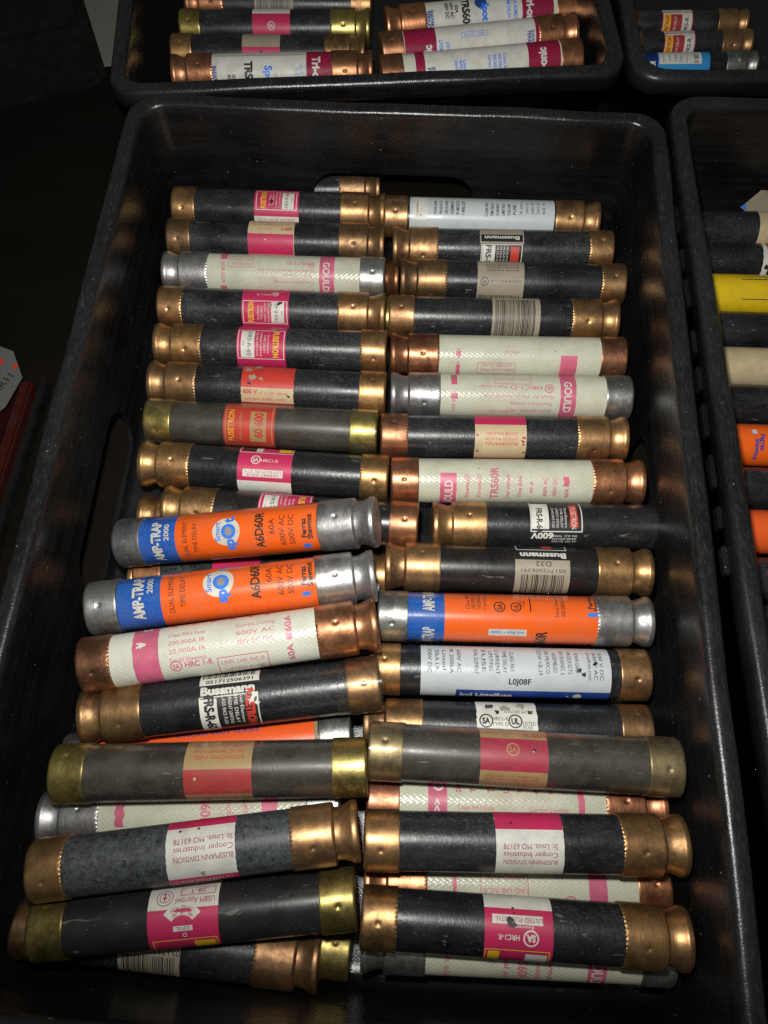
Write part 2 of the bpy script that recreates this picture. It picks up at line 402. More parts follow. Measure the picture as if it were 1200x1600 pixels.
class Label:
    def __init__(self, span, R=R_TUBE, L=140.0):
        self.x0, self.x1 = span; self.R = R; self.L = L
        self.paper = []      # (verts2d (u, angle), faces, mat, level)
        self.ink = []
        self.lev = 0
    def u(self, x): return (x - self.x0) / (self.x1 - self.x0) * self.L - self.L / 2
    def strip(self, u0, u1, a0, a1, mat, lev, store, jag=0.0):
        if u1 < u0: u0, u1 = u1, u0
        if a1 < a0: a0, a1 = a1, a0
        n = max(1, int(math.ceil((a1 - a0) / math.radians(6))))
        vs, fs = [], []
        for i in range(n + 1):
            a = a0 + (a1 - a0) * i / n
            j1 = rng.uniform(-jag, jag); j2 = rng.uniform(-jag, jag)
            vs += [(u0 + j1, a), (u1 + j2, a)]
        for i in range(n): fs.append((2*i, 2*i + 1, 2*i + 3, 2*i + 2))
        store.append((vs, fs, mat, lev))
    def S(self, x0, x1, mat, jag=0.06):
        self.lev += 1
        self.strip(self.u(x0), self.u(x1), -math.pi, math.pi, mat, self.lev, self.paper, jag); return self
    def Rc(self, x0, x1, s0, s1, mat, jag=0.0):
        self.lev += 1
        self.strip(self.u(x0), self.u(x1), s2a(s0), s2a(s1), mat, self.lev, self.paper, jag); return self
    def F(self, x0, x1, s0, s1, mat, w=0.5):
        self.lev += 1
        a0, a1 = sorted((s2a(s0), s2a(s1))); u0, u1 = sorted((self.u(x0), self.u(x1))); wa = w / self.R
        for q in ((u0, u0 + w, a0, a1), (u1 - w, u1, a0, a1)): self.strip(*q, mat, self.lev, self.paper)
        for q in ((u0 + w, u1 - w, a0, a0 + wa), (u0 + w, u1 - w, a1 - wa, a1)): self.strip(*q, mat, self.lev, self.paper)
        return self
    def T(self, s, x, sy, h, orient, mat, l=None, bold=0.0):
        vs, fs, wd = text_mesh(s, bold)
        kx = h if l is None else l / max(wd, 1e-6)
        uc, ac = self.u(x), s2a(sy)
        # cut into narrow slices so that the letters follow the curve
        bm = bmesh.new()
        bv = []
        for tx, ty in vs:
            X, Y = tx * kx, ty * h
            if orient == 'h': p = (X, Y)
            elif orient == 'hu': p = (-X, -Y)
            elif orient == 'vu': p = (-Y, X)
            else: p = (Y, -X)
            bv.append(bm.verts.new((p[0], p[1], 0)))
        for f in fs:
            try: bm.faces.new([bv[i] for i in f])
            except ValueError: pass
        ys = [v.co.y for v in bm.verts]
        y0, y1 = min(ys), max(ys)
        n = int((y1 - y0) / 1.6)
        for i in range(1, n + 1):
            yy = y0 + (y1 - y0) * i / (n + 1)
            bmesh.ops.bisect_plane(bm, geom=bm.verts[:] + bm.edges[:] + bm.faces[:], plane_co=(0, yy, 0), plane_no=(0, 1, 0))
        bm.verts.index_update()
        self.ink.append(([(uc + v.co.x, ac + v.co.y / self.R) for v in bm.verts],
                         [tuple(v.index for v in f.verts) for f in bm.faces], mat, 0))
        bm.free()
        return self
    def ring(self, x, sy, r, mat, w=0.35, a0=0, a1=360, ink=True):
        uc, ac = self.u(x), s2a(sy); n = 28
        vs, fs = [], []
        for i in range(n + 1):
            t = math.radians(a0 + (a1 - a0) * i / n)
            for rr in (r - w, r): vs.append((uc + rr * math.cos(t), ac + rr * math.sin(t) / self.R))
        for i in range(n): fs.append((2*i, 2*i + 1, 2*i + 3, 2*i + 2))
        self.ink.append((vs, fs, mat, 0)); return self
    def disc(self, x, sy, r, mat, ink=False):
        uc, ac = self.u(x), s2a(sy); n = 28; nr = 4
        vs = [(uc, ac)]; fs = []
        for k in range(1, nr + 1):
            for i in range(n):
                t = 2 * math.pi * i / n
                vs.append((uc + r * k / nr * math.cos(t), ac + r * k / nr * math.sin(t) / self.R))
        for i in range(n): fs.append((0, 1 + i, 1 + (i + 1) % n))
        for k in range(nr - 1):
            for i in range(n):
                j = (i + 1) % n; b = 1 + k * n
                fs.append((b + i, b + n + i, b + n + j, b + j))
        if not ink: self.lev += 1
        (self.ink if ink else self.paper).append((vs, fs, mat, self.lev)); return self
    def logo(self, x, sy, r, mat, txt='SA', orient='h', bold=0.03):
        self.ring(x, sy, r, mat, r * 0.2)
        return self.T(txt, x, sy, r * 0.85, orient, mat, l=r * 1.15, bold=bold)
    def bars(self, x0, x1, s0, s1, mat='K', along=True):
        """a bar code; along: bars are long round the tube, side by side along it"""
        u0, u1 = sorted((self.u(x0), self.u(x1))); a0, a1 = sorted((s2a(s0), s2a(s1)))
        p = 0.0
        tot = (u1 - u0) if along else (a1 - a0) * self.R
        while p < tot - 0.7:
            w = rng.choice((0.22, 0.22, 0.4, 0.6)); 
            if along: self.strip(u0 + p, u0 + p + w, a0, a1, mat, 0, self.ink)
            else: self.strip(u0, u1, a0 + p / self.R, a0 + (p + w) / self.R, mat, 0, self.ink)
            p += w + rng.choice((0.22, 0.3, 0.45, 0.6))
        return self
    def lines(self, txts, x, sy, h, orient, mat, step=1.45, l=None, bold=0.0):
        """several lines of small print, the first nearest the top of the text"""
        for i, t in enumerate(txts):
            d = i * h * step
            du, dv = {'h': (0, -1), 'hu': (0, 1), 'vu': (1, 0), 'vd': (-1, 0)}[orient]
            uc = self.u(x) + du * d; ac = s2a(sy) + dv * d / self.R
            xx = (uc + self.L / 2) / self.L * (self.x1 - self.x0) + self.x0
            sv = math.sin(ac) if abs(ac) < math.pi / 2 else ac / (math.pi / 2)
            self.T(t, xx, sv, h, orient, mat, l=l, bold=bold)
        return self
    def tear(self, x, sy, r, mat, n=9):
        """a ragged patch where the paper is rubbed or torn away"""
        uc, ac = self.u(x), s2a(sy)
        vs = [(uc, ac)]; fs = []
        for i in range(n):
            t = 2 * math.pi * i / n; q = r * rng.uniform(0.35, 1.15)
            vs.append((uc + q * math.cos(t) * 1.2, ac + q * math.sin(t) / self.R))
        for i in range(n): fs.append((0, 1 + i, 1 + (i + 1) % n))
        self.ink.append((vs, fs, mat, 9)); return self
    def _build(self, name, items, parent, base):
        verts, faces, mi, names = [], [], [], []
        for vs, fs, mat, lev in items:
            if mat not in names: names.append(mat)
            k = len(verts); r = self.R + base + 0.022 * lev
            for uu, aa in vs:
                verts.append((uu * MM, r * math.sin(aa) * MM, r * math.cos(aa) * MM))
            for f in fs:
                faces.append(tuple(k + i for i in f)); mi.append(names.index(mat))
        me = mesh_from(name, verts, faces, True, mi)
        o = link(name, me, parent, names)
        return o
    def _by_level(self):
        d = {}
        for it in self.paper: d.setdefault(it[3], []).append(it)
        return list(d.values())
    def build(self, parent, name='label'):
        o = None
        if self.paper and name == 'print':
            for it in self._by_level():
                self._build('printed_band', it, parent, 0.03)
        elif self.paper:
            o = self._build(name, self.paper, parent, 0.03)
        if self.ink:
            its = sorted(self.ink, key=lambda it: min(v[0] for v in it[0]))
            runs, end = [[]], None
            for it in its:                                     # words far apart along the tube are separate pieces of print
                lo, hi = min(v[0] for v in it[0]), max(v[0] for v in it[0])
                if end is not None and lo - end > 7.0: runs.append([])
                runs[-1].append(it); end = hi if end is None else max(end, hi)
            for rn in runs:
                self._build('lettering', rn, o if o else parent, 0.06 + 0.022 * self.lev)
        return o

# ------------------------------------------------------------------ a cartridge fuse
PLACE = {
    'L1':  (  -87.1,  386.4,  36.0,  -0.5,   0.0,  44.1),
    'L2':  (  -86.5,  360.0,  36.0,  -0.2,  -0.0,  42.1),
    'L3':  (  -85.2,  332.6,  36.0,  -0.1,  -0.0,  39.8),
    'L4':  (  -83.8,  305.1,  36.0,  -0.3,  -0.0,  37.4),
    'L5':  (  -81.8,  277.1,  36.0,  -0.2,  -0.0,  34.8),
    'L6':  (  -81.1,  248.6,  36.0,  -1.2,  -0.0,  32.0),
    'L7':  (  -81.8,  222.7,  36.0,  -1.3,  -0.0,  29.2),
    'L8':  (  -77.5,  194.0,  36.0,  -1.8,  -0.0,  26.0),
    'R1':  (   52.2,  384.0,  36.0,  -0.1,  -0.0,  43.9),
    'R2':  (   58.9,  358.7,  36.0,   0.7,  -0.0,  42.0),
    'R3':  (   64.7,  332.4,  36.0,   0.2,  -0.0,  39.8),
    'R4':  (   58.4,  304.2,  36.0,   0.5,  -0.0,  37.4),
    'R5':  (   60.5,  276.2,  36.0,   0.8,  -0.0,  34.7),
    'R6':  (   61.6,  248.5,  36.0,   1.0,  -0.0,  31.9),
    'R7':  (   56.9,  220.5,  36.0,   1.2,  -0.0,  29.0),
    'R8':  (   63.7,  192.8,  36.0,   1.5,  -0.0,  25.8),
    'L9':  (  -60.2,  166.2,  36.0,  -2.2,  -0.0,  22.6),
    'L10': (  -76.4,  138.0,  16.0,   2.2,  -0.0,  18.3),
    'A1':  (  -80.6,  149.3,  53.0,   3.2, -10.2,  21.4),
    'A2':  (  -80.8,  113.3,  64.0,   9.3,  -0.0,  17.0),
    'A3':  (  -78.2,   86.2,  67.0,  10.4,  -0.0,  13.2),
    'A4':  (  -76.3,   61.9,  58.0,   8.8,  -0.0,   9.3),
    'A5':  (  -89.7,   41.9,  33.0,   7.1,  -0.0,   5.9),
    'A6':  (  -80.8,   29.3,  64.0,   3.5,  -0.0,   4.5),
    'A7':  (  -93.1,   11.6,  38.0,   4.4,  -0.0,   1.7),
    'A8':  (  -82.6,   -4.0,  65.0,   8.9,  -0.0,  -0.6),
    'A9':  (  -83.0,  -29.6,  50.0,   7.3,  -0.0,  -4.4),
    'A10': (  -99.5,  -44.2,  26.0,  -3.5,  -0.0,  -6.2),
    'A11': (  -85.8,  -39.9,  12.0,  -4.3,   0.0,  -5.4),
    'R9':  (   80.4,  166.2,  36.0,   1.5,  -0.0,  22.6),
    'R10': (   62.7,  140.1,  37.0,   0.6,  -0.0,  19.4),
    'R11': (   59.8,  112.1,  39.0,   0.8,  -0.0,  15.8),
    'R12': (   57.0,   85.0,  36.0,   0.9,  -0.0,  12.0),
    'R13': (   55.3,   57.0,  36.0,   0.8,  -0.0,   8.1),
    'R14': (   59.1,   40.1,  62.0,  -0.8,  -0.0,   6.1),
    'R15': (   58.6,   22.1,  36.0,   0.9,  -0.0,   3.2),
    'R16': (   58.9,    4.9,  59.0,   1.4,  -0.0,   0.7),
    'R17': (   59.0,  -12.9,  29.0,   1.4,  -0.0,  -1.8),
    'R18': (   59.0,  -29.1,  51.0,  -1.2,  -0.0,  -4.3),
    'R19': (   58.9,  -39.2,  27.0,   0.0,  -0.0,  -5.5),
    'B1':  ( -100.4,  499.2,  50.0,   3.4,   0.0,  52.4),
    'B2':  ( -107.4,  529.4,  42.0,   1.5,   0.0,  53.4),
    'B3':  ( -105.2,  556.9,  42.0,   2.2,   0.0,  54.8),
    'B4':  ( -105.1,  584.2,  42.0,   1.0,   0.0,  56.1),
    'C1':  (   44.4,  501.5,  56.0,   9.3,   0.0,  53.0),
    'C2':  (   43.3,  529.0,  54.0,  10.3,   0.0,  54.3),
    'C3':  (   45.3,  562.2,  50.0,   9.8,   0.0,  55.6),
    'E1':  (  203.0,  544.3,  28.0,   2.8,   0.0,  53.2),
    'E2':  (  203.0,  567.8,  28.0,   3.4,   0.0,  54.4),
    'E3':  (  203.0,  591.3,  28.0,   2.8,   0.0,  55.5),
    'E4':  (  324.8,  536.7,  32.0,   2.0,   0.0,  53.1),
    'E5':  (  325.3,  564.2,  32.0,   3.0,   0.0,  54.5),
    'E6':  (  325.9,  590.6,  32.0,   2.0,   0.0,  55.7),
    'Q1':  (  248.0,  395.8,  20.0,   0.6,   0.0,  43.7),
    'Q2':  (  248.0,  367.9,  20.0,   0.0,   0.0,  41.6),
    'Q3':  (  248.0,  339.9,  21.0,   0.0,   0.0,  39.4),
    'Q4':  (  248.0,  311.8,  20.0,   0.0,   0.0,  36.9),
    'Q5':  (  248.0,  284.7,  20.0,   0.0,   0.0,  34.5),
    'Q6':  (  248.0,  257.5,  20.0,   0.0,   0.0,  31.8),
    'Q7':  (  248.0,  229.2,  21.0,   0.0,   0.0,  29.0),
    'Q8':  (  248.0,  200.9,  20.0,   0.0,   0.0,  25.8),
    'Q9':  (  248.0,  173.5,  21.0,   0.0,   0.0,  22.8),
    'Q10': (  248.0,  145.0,  20.0,   0.0,   0.0,  19.3),
    'Q11': (  248.0,  118.4,  20.0,   0.0,   0.0,  15.9),
    'G1':  (  -92.6,  430.9,  10.5,   1.5,   0.0,  45.5),
    'X1':  (  -80.4,  170.4,  14.0,  -2.0,   0.0,  22.1),
    'Y1':  (  -76.7,  351.3,  13.0,   0.0,   0.0,  39.8),
    'Y2':  (  -78.8,  320.2,  13.0,   0.0,   0.0,  37.2),
    'Y3':  (  -79.5,  133.3,  13.5,   0.0,   0.0,  17.6),
}
def film_mesh(x0, x1, h, Rt, Rc, cl, cr):
    """a thin shrunk sleeve: close round the tube, stepping up over a cap it covers, ends a little ragged"""
    seg, ns = 64, 70
    ph = rng.uniform(0, 6); verts, faces = [], []
    for i in range(ns + 1):
        x = x0 + (x1 - x0) * i / ns
        ext = max((-h + CAPLEN[cl[0]]) - x, x - (h - CAPLEN[cr[0]]))
        st = min(1.0, max(0.0, (ext + 1.2) / 1.2))
        base = (Rt + 0.36) * (1 - st) + (Rc + 0.10) * st
        for j in range(seg):
            a = 2 * math.pi * j / seg
            r = base + 0.05 * math.sin(3 * a + x * 0.1 + ph); xx = x
            if i in (0, ns):
                r += 0.18 * (0.5 + 0.5 * math.sin(5 * a + ph)); xx += 0.6 * math.sin(3 * a + ph * 2)
            verts.append((xx * MM, r * math.sin(a) * MM, r * math.cos(a) * MM))
    for i in range(ns):
        for j in range(seg):
            j2 = (j + 1) % seg
            faces.append((i*seg + j, i*seg + j2, (i+1)*seg + j2, (i+1)*seg + j))
    me = mesh_from('clear_sleeve', verts, faces); me.materials.append(MATS['clear_film'])
    return me

def inset(c, k):
    return 0.0 if not c else (CAPLEN[c[0]] - 6.0) * k

def fuse(key, text, tube, cl, cr, lab=None, span=None, group='main tray fuses lying in rows', L=140.0, R=None, film=None, k=1.0, lname='label', dim=None):
    """cl, cr: (kind, metal) of the left and right end caps, or None for a bare end"""
    x, y, z, yaw, tilt, roll = PLACE[key]
    Rt = R_TUBE if R is None else R; Rc = Rt + 0.7
    root = link('cartridge_fuse', None)
    root.empty_display_size = 0.01
    root.location = (x * MM, y * MM, z * MM)
    root.rotation_euler = (math.radians(roll), math.radians(tilt), math.radians(yaw))
    tag(root, text, 'fuse', group)
    h = L / 2
    t = link('tube', get_tube(-h + inset(cl, k), h - inset(cr, k), Rt, tube), root)
    for side, c in ((-1, cl), (1, cr)):
        if not c: continue
        ln = CAPLEN[c[0]] * k
        o = link('end_cap', get_cap(c[0], c[1], Rc, k), root)
        o.location = (side * (h - ln) * MM, 0, 0)
        rx = (dim[0 if side < 0 else 1] if dim else rng.uniform(-38, 38))
        o.rotation_euler = (math.radians(rx), 0, math.pi if side < 0 else 0)
    if lab:
        lb = Label(span, Rt, L)
        lab(lb)
        lb.build(root, lname)
    if film:
        f = link('clear_sleeve', film_mesh(film[0], film[1], h, Rt, Rc, cl, cr), root)
    return root

def panel(l, x0, x1, s0, s1, flip=False, bg='P', word='FUSETRON', white='FRS-R-60'):
    """framed block: yellow word, lines of small print, white type box"""
    l.F(x0, x1, s0, s1, 'W', 0.45)
    w = x1 - x0
    X = (lambda q: x0 + w * q) if not flip else (lambda q: x1 - w * q)
    o = 'vd' if flip else 'vu'
    sm = (s0 + s1) / 2
    arc = abs(s2a(s0) - s2a(s1)) * l.R
    l.Rc(X(0.64), X(0.93), s0 - 0.06 if s0 > s1 else s0 + 0.06, s1 + 0.06, 'W')
    am = math.sin((s2a(s0) + s2a(s1)) / 2)
    l.T(word, X(0.18), am, 3.5, o, 'Y', l=arc * 0.86, bold=0.03)
    for i, t in enumerate(('Dual-Element', 'TIME DELAY', 'CURRENT LIMITING', 'CLASS RK5 FUSE')):
        l.T(t, X(0.34 + 0.08 * i), am, 1.25, o, 'W', l=arc * (0.6 if i < 2 else 0.8))
    l.T(white, X(0.75), am, 2.3, o, 'K', l=arc * 0.78)
    l.T('amp', X(0.87), am, 1.2, o, 'K')

# ---- main tray, far rows, one fuse per row in each column
GL = 'left column of fuses in the main tray'; GR = 'right column of fuses in the main tray'
def f(l):
    l.S(398, 467, 'P'); panel(l, 401, 464, 0.92, 0.02, white='FRS-R-60')
    l.Rc(398, 467, -0.28, -0.95, 'W'); l.T('200,000 AMPS RMS', 432, -0.45, 1.4, 'hu', 'M', l=24); l.tear(425, 0.45, 1.8, 'K')
fuse('L1', 'black fuse with pink label and yellow lettering, furthest back of its column', 'black_fibre', ('p', 'bronze'), ('q', 'bronze'), f, (268, 600), GL)
def f(l):
    l.S(388, 460, 'C'); l.Rc(388, 459, 0.38, -0.62, 'P'); l.T('600 V.', 447, 0.62, 2.2, 'hu', 'R', bold=0.03); l.T('a. c. int. rating', 414, 0.60, 1.2, 'hu', 'R')
    l.T('200,000 AMPS. RMS.', 422, 0.82, 1.3, 'hu', 'R', l=24); l.tear(415, 0.1, 0.8, 'C')
fuse('L2', 'black fuse with a plain pink block between two cream strips', 'black_fibre', ('p', 'dark_bronze'), ('q', 'dark_bronze'), f, (259, 600), GL)
def f(l):
    l.Rc(499, 522, 1.3, -1.3, 'Q', 0.15); l.T('GOULD', 510, 0.0, 4.2, 'vd', 'W', l=19, bold=0.02)
    l.Rc(344, 355, 1.2, 0.72, 'Q', 0.15); l.Rc(344, 354, -0.55, -1.2, 'Q', 0.15); l.T('60A 60A', 350, 0.1, 2.6, 'vd', 'Q', l=13)
    l.F(358, 396, 0.85, 0.35, 'Q', 0.3); l.T('UND. LAB. INC.', 377, 0.72, 1.4, 'hu', 'Q', l=13); l.T('LISTED FUSE', 377, 0.5, 1.4, 'hu', 'Q', l=12)
    l.T('HRC1-D', 466, 0.6, 2.2, 'hu', 'Q', l=15); l.logo(487, 0.55, 2.0, 'Q', orient='hu'); l.T('Gould Inc., Electric Fuse Div.', 447, 0.25, 1.6, 'hu', 'Q', l=36)
    l.T('Made in Canada', 465, 0.02, 1.6, 'hu', 'Q', l=18); l.T('Current Limiting', 460, -0.32, 2.1, 'hu', 'Q', l=25); l.T('200,000A IR', 464, -0.7, 2.1, 'hu', 'Q', l=22)
fuse('L3', 'ivory woven fuse with nickel ends and upside down pink print, third from the back', 'ivory_weave', ('g', 'nickel'), ('p', 'nickel'), f, (252, 600), GL, lname='print')
def f(l):
    l.S(378, 452, 'P'); panel(l, 380, 450, 0.46, -0.62); l.logo(430, 0.8, 2.0, 'W', orient='hu'); l.T('HRC1-R', 412, 0.75, 1.5, 'hu', 'W', l=9); l.tear(437, 0.35, 1.6, 'K'); l.tear(424, 0.25, 1.2, 'U')
fuse('L4', 'black fuse with deep pink label, yellow word left of a white type box', 'black_fibre', ('s', 'bronze'), ('g', 'bronze'), f, (243, 603), GL)
def f(l):
    l.S(370, 447, 'P'); panel(l, 372, 445, 0.82, -0.52, True); l.tear(425, 0.8, 1.6, 'U')
fuse('L5', 'black fuse with pink label, white type box left of its yellow word', 'black_fibre', ('g', 'bronze'), ('s', 'bronze'), f, (237, 605), GL)
def f(l):
    l.S(378, 460, 'D', 0.2); l.Rc(378, 460, 1.0, 0.02, 'R', 0.2); l.Rc(378, 460, 0.02, -0.66, 'C', 0.2)
    l.T('600 V.', 393, -0.16, 2.6, 'h', 'R', l=9, bold=0.03); l.T('a. c. int. rating', 429, -0.2, 1.4, 'h', 'R', l=16); l.T('200,000 AMPS. RMS.', 415, -0.5, 1.6, 'h', 'R', l=24)
    for a, b, c in ((388, .8, 2.2), (396, .5, 2.4), (408, .42, 1.4), (402, .95, 2.4), (391, .2, 1.2), (452, -.32, 1.0)): l.tear(a, b, c, 'U' if c > 1.3 else 'K')
fuse('L6', 'black fuse with torn red label over a cream strip marked 600 V', 'black_fibre', ('g', 'dark_bronze'), ('p', 'bronze'), f, (228, 603), GL)
def f(l):
    l.S(350, 430, 'R'); l.F(353, 427, 0.85, -0.85, 'T', 0.5); l.Rc(392, 417, 0.65, -0.7, 'T'); l.T('FUSETRON', 362, 0, 3.4, 'vu', 'Y', l=19, bold=0.01); l.T('60 600', 405, 0.05, 5.0, 'vu', 'R', l=15, bold=0.04); l.T('DUAL-ELEMENT', 377, 0, 1.6, 'vu', 'T', l=17)
fuse('L7', 'faded brown black fuse with worn red label and brass ends in clear sleeve', 'dull_fibre', ('p', 'brass'), ('p', 'brass'), f, (223, 590), GL, L=134, film=(-66, 66))
def f(l):
    l.S(372, 457, 'P'); l.Rc(376, 398, 1.1, 0.84, 'K'); l.Rc(398, 408, 1.1, 0.84, 'W'); l.Rc(434, 454, 1.1, 0.86, 'Y'); l.F(372, 457, 1.2, 0.78, 'W', 0.4)
    l.logo(400, 0.48, 2.7, 'W'); l.T('HRC1-R', 422, 0.46, 1.9, 'h', 'W', l=9.5); l.Rc(381, 444, 0.05, -0.28, 'W'); l.T('LISTED FUSE 271L', 412, -0.05, 1.6, 'hu', 'D', l=21); l.T('LR8487 ISSUE', 412, -0.2, 1.3, 'hu', 'D', l=18)
    l.Rc(372, 457, -0.46, -1.4, 'W'); l.T('600V', 440, -0.9, 2.2, 'hu', 'M')
fuse('L8', 'black fuse with pink and white label bearing a round mark, grooved bronze left end', 'black_fibre', ('g', 'bronze'), ('s', 'bronze'), f, (213, 608), GL)
def f(l):
    l.S(403, 487, 'P'); panel(l, 405, 485, 0.95, -0.5, True)
fuse('L9', 'black fuse with pink label half hidden under the upper orange fuse, copper right end', 'brown_black_fibre', ('g', 'bronze'), ('p', 'dull_copper'), f, (250, 655), GL)
fuse('X1', 'grooved bronze fuse end poking out beneath the fuse behind the orange ones', 'black_fibre', ('g', 'bronze'), ('p', 'bronze'), None, None, GL)
def f(l):
    l.S(325, 405, 'P'); l.Rc(325, 405, 0.1, -0.4, 'W')
fuse('L10', 'buried fuse whose pink label shows in the gap between the two orange fuses', 'black_fibre', ('p', 'dull_copper'), ('p', 'bronze'), f, (190, 620), GL)

# ---- right column
def f(l):
    l.S(645, 866, 'G', 0.05); l.Rc(650, 672, 0.95, -0.1, 'W')
    l.T('Littelfuse', 656, 0.5, 1.6, 'vu', 'K', l=10)
    for i, t in enumerate(('POWR-GARD', 'PRODUCTS', 'DES PLAINES', 'ASSEMBLED', 'IN MEXICO', '1-800-227')): l.T(t, 684 + 8.5 * i, 0.55, 2.0, 'vu', 'K', l=10, bold=0.02)
    for i, t in enumerate(('CLASS RK5', 'TIME DELAY', 'CURRENT', 'LIMITING', 'DUAL ELEM', 'FUSE')): l.T(t, 762 + 8.5 * i, 0.5, 2.0, 'vu', 'K', l=10 - 0.6 * i, bold=0.02)
    for i, t in enumerate(('IR 200kA', '300V DC', '600V AC', '20kA DC', '60 A')): l.T(t, 815 + 8.5 * i, 0.62, 1.8, 'vu', 'K', l=9)
    l.T('KL7B-KF', 728, -0.78, 2.2, 'hu', 'K', l=12); l.tear(662, 0.1, 0.7, 'K')
fuse('R1', 'black fuse with long grey white label of dark print, furthest back', 'black_fibre', ('p', 'bronze'), ('q', 'bronze'), f, (605, 937), GR)
def f(l):
    l.S(750, 818, 'U'); l.Rc(752, 816, 0.72, 0.38, 'K'); l.T('Bussmann', 784, 0.56, 2.6, 'hu', 'W', l=22, bold=0.03); l.Rc(750, 818, 0.28, -1.0, 'K'); l.F(752, 816, 0.26, -0.9, 'W', 0.5)
    l.Rc(754, 774, 0.2, -0.85, 'W'); l.T('FRS-R', 764, -0.3, 3.4, 'vd', 'K', l=13, bold=0.03); l.Rc(798, 811, 0.15, -0.75, 'R')
    for i in range(4): l.T('TIME DELAY FUSE', 778 + 5 * i, -0.25, 1.3, 'vd', 'W', l=12)
fuse('R2', 'black fuse with black and white label, white block left of a red block', 'black_fibre', ('g', 'bronze'), ('s', 'bronze'), f, (615, 958), GR)
def f(l):
    l.S(746, 819, 'U'); l.lines(('Cooper Industries', 'Bussmann Division', 'St. Louis, MO 63178'), 785, 0.55, 1.5, 'hu', 'K', l=20); l.logo(757, 0.02, 2.6, 'K'); l.T('MADE IN U.S.A.', 790, 0.05, 1.5, 'hu', 'K', l=19); l.bars(749, 816, -0.62, -1.2)
fuse('R3', 'black fuse with plain grey tan label of small print and a round mark', 'black_fibre', ('g', 'dark_bronze'), ('s', 'dark_bronze'), f, (625, 980), GR)
def f(l):
    l.S(769, 845, 'U'); l.bars(773, 840, 0.9, -0.95); l.T('051712506391', 808, 1.0, 1.6, 'hu', 'K', l=24)
fuse('R4', 'black fuse whose grey label shows only a tall bar code', 'black_fibre', ('p', 'bronze'), ('g', 'bronze'), f, (604, 972), GR)
def f(l):
    l.Rc(876, 902, 0.1, -1.3, 'Q', 0.15); l.Rc(712, 720, 0.22, 0.0, 'Q', 0.2); l.Rc(713, 719, -0.4, -1.0, 'Q', 0.2); l.T('60A 60A', 716, -0.2, 2.0, 'vd', 'Q', l=14)
    l.F(746, 806, -0.28, -0.8, 'Q', 0.3); l.T('LISTED FUSE', 777, -0.4, 1.7, 'hu', 'Q', l=18); l.T('UND. LAB. INC.', 777, -0.62, 1.7, 'hu', 'Q', l=20); l.T('HRC1-D', 800, 0.22, 1.8, 'hu', 'Q', l=9)
fuse('R5', 'ivory woven fuse with copper ends and sparse pink print, behind the nickel ended one', 'ivory_weave', ('g', 'copper'), ('p', 'dull_copper'), f, (609, 981), GR, lname='print')
def f(l):
    l.Rc(876, 901, 1.2, -1.3, 'Q', 0.15); l.T('GOULD', 888, 0.0, 4.4, 'vd', 'W', l=19, bold=0.02); l.Rc(703, 714, 0.1, -0.15, 'Q', .2); l.Rc(703, 713, 0.95, 0.5, 'Q', 0.2); l.T('60A 60A', 708, -0.35, 2.4, 'vd', 'Q', l=12)
    l.F(772, 830, 1.05, 0.55, 'Q', 0.3); l.T('UND. LAB. INC.', 800, 0.76, 1.6, 'hu', 'Q', l=19); l.logo(858, 0.38, 2.6, 'Q', orient='hu'); l.T('HRC1-D', 822, 0.4, 2.6, 'hu', 'Q', l=18)
    l.T('Made in Canada', 770, 0.42, 1.7, 'hu', 'Q', l=15); l.T('Gould Inc., Electric Fuse Division', 810, -0.02, 1.8, 'hu', 'Q', l=40); l.T('Current Limiting', 830, -0.35, 2.0, 'hu', 'Q', l=24); l.T('200,000A IR', 830, -0.65, 2.0, 'hu', 'Q', l=24); l.T('600V AC', 780, -0.7, 2.0, 'hu', 'Q', l=12)
fuse('R6', 'ivory woven fuse with nickel ends and a pink band of white letters', 'ivory_weave', ('g', 'nickel'), ('p', 'nickel'), f, (607, 992), GR, lname='print')
def f(l):
    l.S(742, 823, 'C'); l.Rc(742, 823, 1.3, 0.58, 'P'); l.lines(('BUSSMANN', 'DIVISION, MO 63178', 'COOPER INDUSTRIES'), 784, -0.28, 1.9, 'hu', 'R', 1.5, l=18); l.Rc(742, 823, -0.92, -1.3, 'R')
    for a, b in ((746, .1), (819, .0), (817, -.15), (818, -.3), (746, -.6), (820, -.65)): l.tear(a, b, 0.9, 'M')
fuse('R7', 'black fuse with cream label topped by a pink strip, between two ivory fuses', 'black_fibre', ('s', 'dull_copper'), ('g', 'bronze'), f, (593, 985), GR)
def f(l):
    l.Rc(687, 713, 0.35, -1.5, 'Q', 0.15); l.T('GOULD', 700, -0.62, 4.6, 'vu', 'W', l=17, bold=0.02)
    for x, t, h, n in ((729, 'Shawmut\u00ae', 2.4, 14), (748, 'Tri-onic\u00ae', 2.4, 14), (772, 'TRS60R', 4.4, 19), (793, 'Dual element', 2.2, 14), (812, 'Time delay', 2.2, 13), (830, '60 A', 2.0, 7), (852, '600V AC', 2.2, 11), (867, '300V DC', 2.2, 11)): l.T(t, x, -0.25 if n < 15 else -0.1, h, 'vu', 'Q', l=n, bold=0.02)
    l.Rc(881, 890, 0.22, -0.2, 'Q', 0.5); l.T('60A', 886, -0.5, 2.4, 'vu', 'Q', bold=0.02); l.tear(748, 0.55, 0.7, 'T')
fuse('R8', 'ivory woven fuse with copper ends and a column of upright pink words', 'ivory_weave', ('p', 'copper'), ('g', 'copper'), f, (609, 1011), GR, lname='print')
